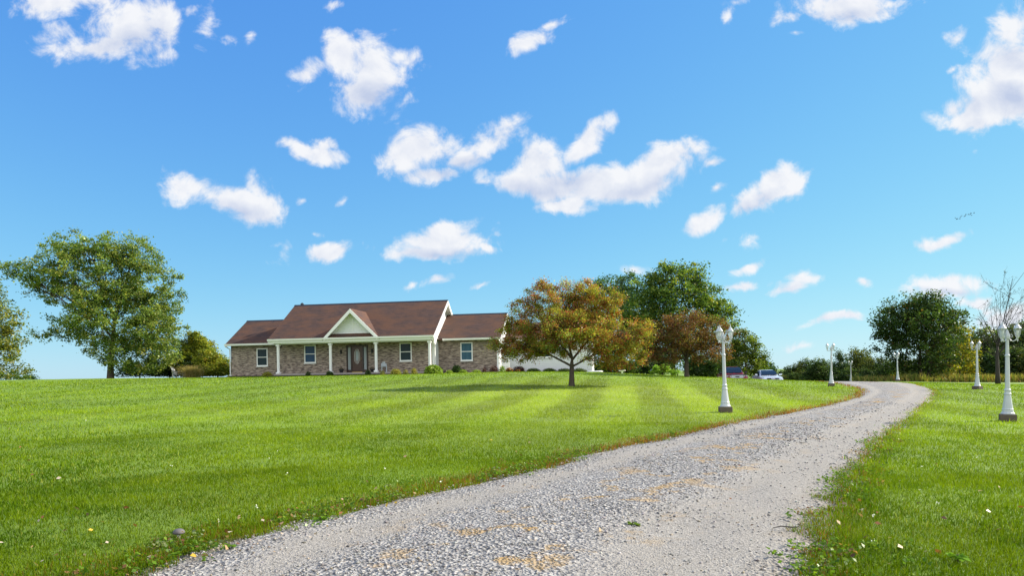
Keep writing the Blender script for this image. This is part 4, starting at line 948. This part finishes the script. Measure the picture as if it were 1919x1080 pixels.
def screen():
    root = thing('ornamental_screen', 'white panel with dark scrollwork at the corner of the brick wing', 'screen', hw_(10.95, 3.6), R(-8.5))
    z0 = 0; h = 1.25
    MB().box(-.32, -.26, -.03, .03, -.1, h).box(.26, .32, -.03, .03, -.1, h).box(-.26, .26, -.03, .03, h-.07, h).box(-.26, .26, -.03, .03, .45, .52).build('frame', 'white_trim', root)
    MB().box(-.26, .26, -.012, .012, .52, h-.07).box(-.26, .26, -.012, .012, .06, .45).build('panel', 'white_trim', root)
    m = MB()
    for sx in (-1, 1):
        th = np.linspace(0, 4.2*math.pi, 26)
        m.tube([(sx*(.11+.10*(1-t/15)*math.cos(t)), -.022, .85+.15*(1-t/15)*math.sin(t)) for t in th], .012, 5)
    m.build('scrollwork', 'dark_metal', root)
screen()
def adirondack():
    p, by = standing(338, 60); root = thing('garden_chair', 'white garden chair seen side-on by the shrubs left of the house', 'chair', p, R(-90))
    b = MB()
    for x in (-.22, -.11, 0, .11, .22): b.prism([(-.42, .28), (-.38, .27), (-.72, 1.0), (-.76, 1.0)], 0, x-.048, x+.048)
    b.build('backrest', 'white_trim', root)
    s = MB()
    for k in range(5): y = -.36+k*.17; s.box(-.28, .28, y, y+.14, .28+k*.03, .305+k*.03)
    s.build('seat', 'white_trim', root)
    for x in (-.33, .33):
        MB().box(x-.02, x+.02, .36, .46, -.05, .56).build('leg', 'white_trim', root); MB().box(x-.02, x+.02, -.55, -.45, -.05, .56).build('leg', 'white_trim', root)
        MB().box(x-.06, x+.06, -.60, .52, .561, .59).build('armrest', 'white_trim', root)
adirondack()
def splash():
    p = hw_(17.7, 3.4); o = MB().lathe([(.2, -.03), (.55, .0), (.62, .07), (.5, .12), (.3, .1)], 20, (0, 0, 0), 1.0, .6).build('edging_stone', 'white_trim', smooth=True)
    o.location = p+Vector((0, 0, .05)); tag(o, 'low rounded white slab lying at the right end of the garage wall', 'stone slab')
splash()
def post_figure():
    p = at_depth(1166, 58); o = MB().lathe([(.14, -.1), (.14, .06), (.07, .1), (.06, .55), (.10, .62), (.28, .68), (.30, .74), (.1, .72)], 12).build('bird_bath', 'white_trim', smooth=True)
    o.location = p; tag(o, 'pale pedestal bird bath under the right side of the front crabapple', 'bird bath')
post_figure()
def gazebo():
    p = at_depth(1590.5, 112); p.z = W(1590.5, 716, 112).z
    root = thing('garden_shelter', 'tiny white open shelter with pitched roof before the far dark trees', 'shelter', p, R(20))
    MB().lathe([(.62, .92), (.60, .98), (.05, 1.26)], 4, twist=math.pi/4).build('roof', 'white_trim', root)
    for x in (-.34, .34):
        for y in (-.34, .34): MB().box(x-.045, x+.045, y-.045, y+.045, -.6, .92).build('post', 'green_roof', root)
    MB().box(-.38, .38, -.38, .38, .36, .44).box(-.38, .38, -.40, -.36, .2, .36).build('railing', 'green_roof', root)
gazebo()

# ------------------------------------------------------------------ lamp posts
def make_lamp():
    root = thing('lamp_post', 'x', 'lamp post', (0, 0, 0), 0, 'white lamp posts along the driveway')
    MB().box(-.165, .165, -.165, .165, -.15, .165).build('base_block', 'concrete', root, bevel=.012)
    t8 = math.pi/8
    MB().lathe([(.140, .166), (.140, .19), (.118, .215), (.112, .27), (.118, .28), (.104, .30), (.066, .62), (.075, .63), (.075, .65), (.060, .67), (.060, .71), (.070, .72), (.070, .74), (.050, .77), (.045, 1.2), (.041, 1.52), (.051, 1.53), (.051, 1.56), (.037, 1.58), (.031, 1.93), (.055, 1.94), (.06, 2.0), (.045, 2.05), (.03, 2.10), (.012, 2.16)], 12, twist=t8).build('post', 'white_metal', root)
    for k in range(3):
        a = 2*math.pi*k/3; q = .82; ca, sa = math.cos(a), math.sin(a); X = lambda r, z: (r*ca*q, r*sa*q, z)
        MB().tube([X(.04, 1.97), X(.08, 1.90), X(.14, 1.88), X(.20, 1.91), X(.235, 1.965), X(.24, 2.0)], .012, 6).tube([X(.05, 2.02), X(.10, 2.05), X(.13, 2.01), X(.11, 1.97), X(.085, 1.99)], .008, 5).build('arm', 'white_metal', root, smooth=True)
        c = (.24*ca*q, .24*sa*q, 0)
        lan = MB()
        lan.lathe([(.004, 1.87), (.018, 1.90), (.010, 1.93), (.03, 1.96), (.042, 1.985), (.045, 2.0)], 8, c, q, q)          # pendant and cup
        for j in range(6):
            b = math.pi/3*j; cb, sb = math.cos(b), math.sin(b)
            lan.tube([(c[0]+.038*cb, c[1]+.038*sb, 2.0), (c[0]+.058*cb, c[1]+.058*sb, 2.08), (c[0]+.068*cb, c[1]+.068*sb, 2.175)], .0045, 4)
        l = lan.build('lantern', 'white_metal', root)
        MB().lathe([(.040, 2.002), (.063, 2.08), (.075, 2.174)], 6, c, .84, .84).build('glass', 'lantern_glass', l)
        MB().lathe([(.094, 2.176), (.094, 2.186), (.072, 2.215), (.042, 2.255), (.022, 2.275), (.018, 2.29), (.022, 2.30), (.006, 2.345)], 6, c, .84, .84).build('cap', 'white_metal', l)
        MB().lathe([(.014, 2.003), (.014, 2.06), (.022, 2.09), (.018, 2.13), (.004, 2.15)], 8, c).build('bulb', 'white_trim', l, smooth=True)
    return root
lamp0 = make_lamp()
for k, (px, py, d, rot, label) in enumerate([
        (1359.5, 773.5, 18.3, 8, 'white three-headed lamp post on the left lawn, in front of the red car'),
        (1888.5, 790, 16.1, 5, 'nearest and largest white lamp post, at the right edge before the bare tree'),
        (1831.6, 730, 32.3, 60, 'white lamp post on the right lawn between the round tree and the bare tree trunk'),
        (1558, 725, 36.2, 180, 'white lamp post on the left lawn where the driveway bends, rising against the sky'),
        (1682.5, 715.5, 54, 180, 'white lamp post beyond the driveway in front of the large round tree'),
        (1594.5, 717, 72, 180, 'smallest, most distant white lamp post, next to the tiny white shelter')]):
    o = lamp0 if k == 0 else copy_tree(lamp0); p = W(px, py, d); p.z = h1(p.x, p.y) if d < 60 else W(px, 717.5, d).z
    o.location = p; o.rotation_euler = (0, R(-.8 if px < 1600 else .5), R(rot)-math.atan2(p.x, p.y)); tag(o, label)

# ------------------------------------------------------------------ cars
def car(name, label, loc, rz, paint, suv):
    root = thing(name, label, 'car', loc, rz)
    Lh, w = (2.35, .93) if suv else (2.4, .90)
    zb, zbelt, zr = (.30, 1.08, 1.70) if suv else (.24, .92, 1.44)
    zh = 1.02 if suv else .86
    # lower body: sections along y (front is -y)
    def sec(y, half, ztop, zlow, crown=.03):
        pts = [(-half*.90, y, zlow), (-half, y, zlow+.14), (-half*1.0, y, ztop-.22), (-half*.95, y, ztop-.06), (-half*.80, y, ztop), (0, y, ztop+crown), (half*.80, y, ztop), (half*.95, y, ztop-.06), (half, y, ztop-.22), (half, y, zlow+.14), (half*.90, y, zlow)]
        return pts
    f = [(-Lh, w*.78, zh-.24, zb+.12), (-Lh+.06, w*.88, zh-.10, zb), (-Lh+.22, w*.95, zh-.03, zb), (-Lh+.7, w, zh+.02, zb), (-.95, w, zbelt-.03, zb), (-.5, w, zbelt, zb), (1.2, w, zbelt+.02, zb), (Lh-.3, w*.97, zbelt+(.05 if suv else .02), zb), (Lh-.04, w*.88, zbelt-.05, zb+.05), (Lh, w*.8, zbelt-.25, zb+.15)]
    MB().loft([sec(*q) for q in f]).build('body', paint, root, smooth=False, bevel=0)
    # greenhouse
    yb0, yr0, yr1, yb1 = (-1.05, -.35, 1.75, 2.2) if suv else (-.95, -.15, .95, 1.75)
    def gsec(y, half, z, zl): return [(-half*1.06, y, zl), (-half, y, zl+(z-zl)*.6), (-half*.86, y, z-.02), (-half*.6, y, z+.0), (half*.6, y, z), (half*.86, y, z-.02), (half, y, zl+(z-zl)*.6), (half*1.06, y, zl)]
    MB().loft([gsec(yb0, w*.84, zbelt+.02, zbelt-.06), gsec(yb0+(yr0-yb0)*.5, w*.80, zbelt+(zr-zbelt)*.55, zbelt-.06), gsec(yr0, w*.74, zr-.05, zbelt-.06), gsec((yr0+yr1)/2, w*.74, zr, zbelt-.06), gsec(yr1, w*.72, zr-.05, zbelt-.06), gsec(yb1, w*.80, zbelt+.04, zbelt-.06)]).build('cabin', paint, root)
    # windscreen: proud of the cabin
    y0, z0 = yb0, zbelt+.02; y1, z1 = yr0, zr-.05; n = Vector((0, -(z1-z0), (y1-y0))).normalized()*(-1)
    nn = Vector((0, -(z1-z0), -(-(y1-y0)))).normalized(); nn = Vector((0, -(z1-z0), (y1-y0))).normalized()
    def wp(x, t, o): return (x, y0+(y1-y0)*t+nn.y*o, z0+(z1-z0)*t+nn.z*o+.035*(1-abs(2*t-1)))
    ws = [(-w*.74, .06), (w*.74, .06), (w*.66, .5), (w*.60, .93), (-w*.60, .93), (-w*.66, .5)]
    MB().loft([[wp(x, t, .03) for x, t in ws], [wp(x, t, .045) for x, t in ws]]).build('windscreen', 'car_glass', root)
    for sx in (-1, 1):
        def sp(y, z): fr = (z-zbelt)/(zr-zbelt); return (sx*(w*.80-.0-fr*.10*w+.035+(.02 if fr < .5 else .0)), y, z)
        lo, hi = zbelt+.04, zr-.13
        fw = [(yb0+.35, lo), (.45, lo), (.45, hi), (yr0+.10, hi)]; rw = [(.53, lo), (yb1-.45, lo), (yr1-.15, hi), (.53, hi)]
        for poly in (fw, rw):
            a = [sp(*q) for q in poly]; b = [(p[0]-sx*.06, p[1], p[2]) for p in a]; MB().loft([a, b]).build('side_window', 'car_glass', root)
        # mirrors
        m = MB().loft([[(sx*(w+.02), yb0+.30, zbelt+.03), (sx*(w+.20), yb0+.28, zbelt+.05), (sx*(w+.20), yb0+.28, zbelt+.19), (sx*(w+.02), yb0+.30, zbelt+.17)], [(sx*(w-.04), yb0+.42, zbelt+.03), (sx*(w+.17), yb0+.38, zbelt+.06), (sx*(w+.17), yb0+.38, zbelt+.17), (sx*(w-.04), yb0+.42, zbelt+.15)]])
        m.build('mirror', 'car_dark' if suv else paint, root, bevel=.01)
        # headlights
        hx0, hx1 = w*.56, w*.89; hz0, hz1 = (zh-.27, zh-.06) if suv else (zh-.24, zh-.09)
        MB().loft([[(sx*hx0, -Lh-.012, hz0), (sx*hx1, -Lh+.10, hz0+.02), (sx*hx1, -Lh+.12, hz1), (sx*hx0, -Lh+.04, hz1)], [(sx*hx0, -Lh+.2, hz0), (sx*(hx1-.03), -Lh+.3, hz0+.02), (sx*(hx1-.03), -Lh+.3, hz1-.03), (sx*hx0, -Lh+.22, hz1-.03)]]).build('headlight', 'headlight', root)
        for y in (-Lh+.88, Lh-.92):
            wh = MB().lathe([(.20, -.10), (.30, -.11), (.335, -.08), (.335, .08), (.30, .11), (.20, .10)], 20)
            o = wh.build('wheel', 'tyre', root); o.rotation_euler = (0, math.pi/2, 0); o.location = (sx*(w-.10), y, .335)
            r = MB().lathe([(.21, -.108), (.21, .108), (.12, .125), (.05, .13)], 10).build('rim', 'rim_metal', o); 
    # grille, bumper, number plate area, wipers
    gx = w*.52
    g0, g1 = (zh-.30, zh-.05) if suv else (zh-.22, zh-.10)
    MB().box(-gx, gx, -Lh-.035, -Lh+.12, g0, g1).build('grille', 'headlight' if suv else 'car_dark', root, bevel=.012)
    MB().box(-.16, .16, -Lh-.05, -Lh-.036, (g0+g1)/2-.045, (g0+g1)/2+.045).build('badge_bar', 'car_dark' if suv else 'rim_metal', root)
    if suv: MB().box(-w*.80, w*.80, -Lh-.0, -Lh+.25, zh-.045, zh+.005).build('hood_edge', 'car_dark', root)
    MB().loft([[(-w*.82, -Lh-.08, zb+.10), (w*.82, -Lh-.08, zb+.10), (w*.82, -Lh-.08, zb+.32), (-w*.82, -Lh-.08, zb+.32)], [(-w*.97, -Lh+.3, zb+.06), (w*.97, -Lh+.3, zb+.06), (w*.97, -Lh+.3, zb+.34), (-w*.97, -Lh+.3, zb+.34)]]).build('bumper', paint, root)
    MB().tube([(-.5, yb0-.03, zbelt+.03), (.05, yb0+.04, zbelt+.10)], .012, 5).tube([(.1, yb0-.03, zbelt+.03), (.6, yb0+.04, zbelt+.10)], .012, 5).build('wiper', 'car_dark', root)
    return root
p = W(1371, 687.6, 59); car('red_suv', 'dark red sport utility vehicle facing the camera behind the nearer left lamp post', (p.x, p.y, p.z-1.70), R(-7), 'car_red', True)
p = W(1437, 693.6, 59); car('silver_sedan', 'pale silver saloon car parked to the right of the red vehicle', (p.x, p.y, p.z-1.44), R(-9), 'car_silver', False)

# ------------------------------------------------------------------ small things on the ground
def fallen():
    pts = []
    for k in range(95):
        px = rng.uniform(60, 1000); t = (px-255)/(890-255); py = 1080-175*t+rng.normal(0, 1)*22-16 if px > 255 else rng.uniform(960, 1075)
        pts.append((px, py))
    for k in range(14): pts.append((rng.uniform(0, 900), rng.uniform(800, 1060)))
    for k in range(34): pts.append((rng.uniform(1570, 1919), rng.uniform(860, 1075)))
    for k in range(18): pts.append((rng.uniform(1000, 1560), rng.uniform(780, 1060)))
    P = np.array([on_ground(a, min(b, 1079)) for a, b in pts]); n = len(P); P[:, 2] += rng.uniform(.02, .06, n)
    L_ = rng.uniform(.025, .065, n)
    o = leaf_object('fallen_leaves', P, L_, L_*.7, palette(n, [(.22,.10,.04,3),(.33,.22,.12,3),(.10,.05,.03,2),(.40,.33,.26,2),(.45,.30,.04,.6)]), None, 'dry', 1.2)
    tag(o, 'dry fallen leaves scattered on the grass and driveway edge', 'leaves', kind='stuff')
    n = 22; pts = [(rng.uniform(0, 1000), rng.uniform(790, 1050)) if rng.random() < .55 else (rng.uniform(1570, 1919), rng.uniform(830, 1075)) for _ in range(n)]
    P = np.array([on_ground(*q) for q in pts]); ac, gap, _ = drive_pos(P[:, 0], P[:, 1]); P = P[gap > .1]; n = len(P); P[:, 2] += .06
    o = leaf_object('clover_flowers', np.repeat(P, 4, 0)+rng.normal(0, .006, (n*4, 3)), .016, .013, palette(n*4, [(.75,.74,.68,5),(.6,.62,.5,1)]), None, 'petal', .2)
    tag(o, 'tiny white clover flowers dotted through the lawn', 'flowers', kind='stuff')
fallen()
p = on_ground(335, 1012)
r_ = thing('mushroom', 'grey domed mushroom in the grass near the driveway edge', 'mushroom', p)
MB().lathe([(.014, -.02), (.012, .05), (.01, .065)], 8).build('stem', 'white_trim', r_, smooth=True)
MB().lathe([(.006, .052), (.044, .046), (.048, .054), (.042, .070), (.026, .082), (.005, .086)], 14).build('cap', 'mushroom_cap', r_, smooth=True)
p = on_ground(1470, 1003); o = MB().tube([(-.09, 0, .02), (-.02, .012, .03), (.06, 0, .022), (.11, -.02, .03)], [.003, .005, .006, .002], 6).build('twig', 'twig_wood'); o.location = p+Vector((0, 0, .02)); tag(o, 'short dark twig lying on the right wheel track', 'twig')
def weed(px, py, label, s=1.0, pal=((.12,.23,.015,3),(.09,.17,.015,2))):
    p = on_ground(px, py); root = thing('broadleaf_weed', label, 'weed', p); n = 16
    a = rng.uniform(0, 6.28, n); r = rng.uniform(.03, .10, n)*s; c = np.stack([r*np.cos(a), r*np.sin(a), .03+.025*rng.random(n)], -1)
    leaf_object('leaves', c, .10*s, .065*s, palette(n, list(pal)), root, 'foliage', 1.2, np.stack([np.cos(a), np.sin(a), np.full(n, .3)], -1))
    MB().tube([(0, 0, -.02), (0, 0, .06)], .006, 5).build('stem', 'bark', root)
weed(1795, 1062, 'bright green broadleaf weed in the grass at the bottom right', .62)
weed(430, 1040, 'small green weed at the driveway edge near the fallen leaves', .5)
weed(600, 985, 'low green weed overhanging the left driveway edge', .55)
weed(1186, 994, 'flat green weed growing in the middle of the driveway', .6, ((.10,.16,.03,3),(.2,.22,.05,1)))
def verge_weeds():
    "ragged clover and creeping weeds where the turf meets the gravel"
    P = []
    for E, sg in ((DL, 1), (DR, -1)):
        for k in range(1100 if sg > 0 else 800):
            i = rng.integers(0, len(E)); p = E[i]; out = DD[min(i, len(DD)-1)]*sg
            p = p+out*(rng.gamma(1.6, .13)-.14)+rng.normal(0, .12, 2)
            if 3.4 < p[1] < 15: P.append(p)
    P = np.array(P); P = P[vnoise(P[:, 0], P[:, 1], 1.3, 91) > .36]; n = len(P); m = 16
    big = rng.uniform(.6, 1.5, n)
    c = np.repeat(P, m, 0)+rng.normal(0, .042, (n*m, 2))*np.repeat(big, m)[:, None]
    z = hz(c[:, 0], c[:, 1])+rng.uniform(.012, .075, n*m)
    kind = np.repeat(rng.random(n), m)[:, None]
    col = palette(n*m, [(.09,.17,.012,4),(.06,.12,.012,4),(.14,.21,.02,2)])
    col = np.where(kind < .14, palette(n*m, [(.20,.13,.05,3),(.13,.07,.03,2)]), np.where(kind > .9, palette(n*m, [(.19,.22,.10,3),(.15,.19,.09,2)]), col))
    L_ = rng.uniform(.018, .042, n*m)
    o = leaf_object('verge_weeds', np.stack([c[:, 0], c[:, 1], z], -1), L_, L_*.75, col, None, 'foliage', 1.0)
    tag(o, 'low clover and creeping weeds along the driveway edges', 'weeds', kind='stuff')
verge_weeds()
# distant flock of birds
def birds():
    first = None
    for k in range(14):
        px = 1790+k*2.7+random.uniform(-1.5, 1.5); py = 411-k*.8+random.uniform(-2.6, 2.6); d = 190+random.uniform(-6, 6)
        if first is None:
            o = MB().loft([[(-.02, -.2, 0), (.02, -.2, 0), (0, -.2, .03)], [(-.06, 0, -.03), (.06, 0, -.03), (0, 0, .06)], [(-.03, .26, 0), (.03, .26, 0), (0, .26, .02)]]).add([(.05, -.06, .03), (.05, .10, .03), (.42, .12, .16), (.30, -.02, .12), (.05, .02, .0), (-.05, -.06, .03), (-.05, .10, .03), (-.42, .12, .16), (-.30, -.02, .12), (-.05, .02, .0)], [(0, 1, 2, 3), (0, 3, 2, 4), (1, 4, 2), (5, 8, 7, 6), (5, 9, 7, 8), (6, 7, 9)]).build('bird', 'bird_black'); first = o
        else: o = first.copy(); COL.objects.link(o)
        o.location = W(px, py, d); o.rotation_euler = (0, random.uniform(-.3, .3), R(60)+random.uniform(-.4, .4))
        tag(o, 'tiny dark bird in the small flock high above the right hand trees', 'bird', 'birds flying in a small flock')
birds()

print('leaves', NL, flush=True)
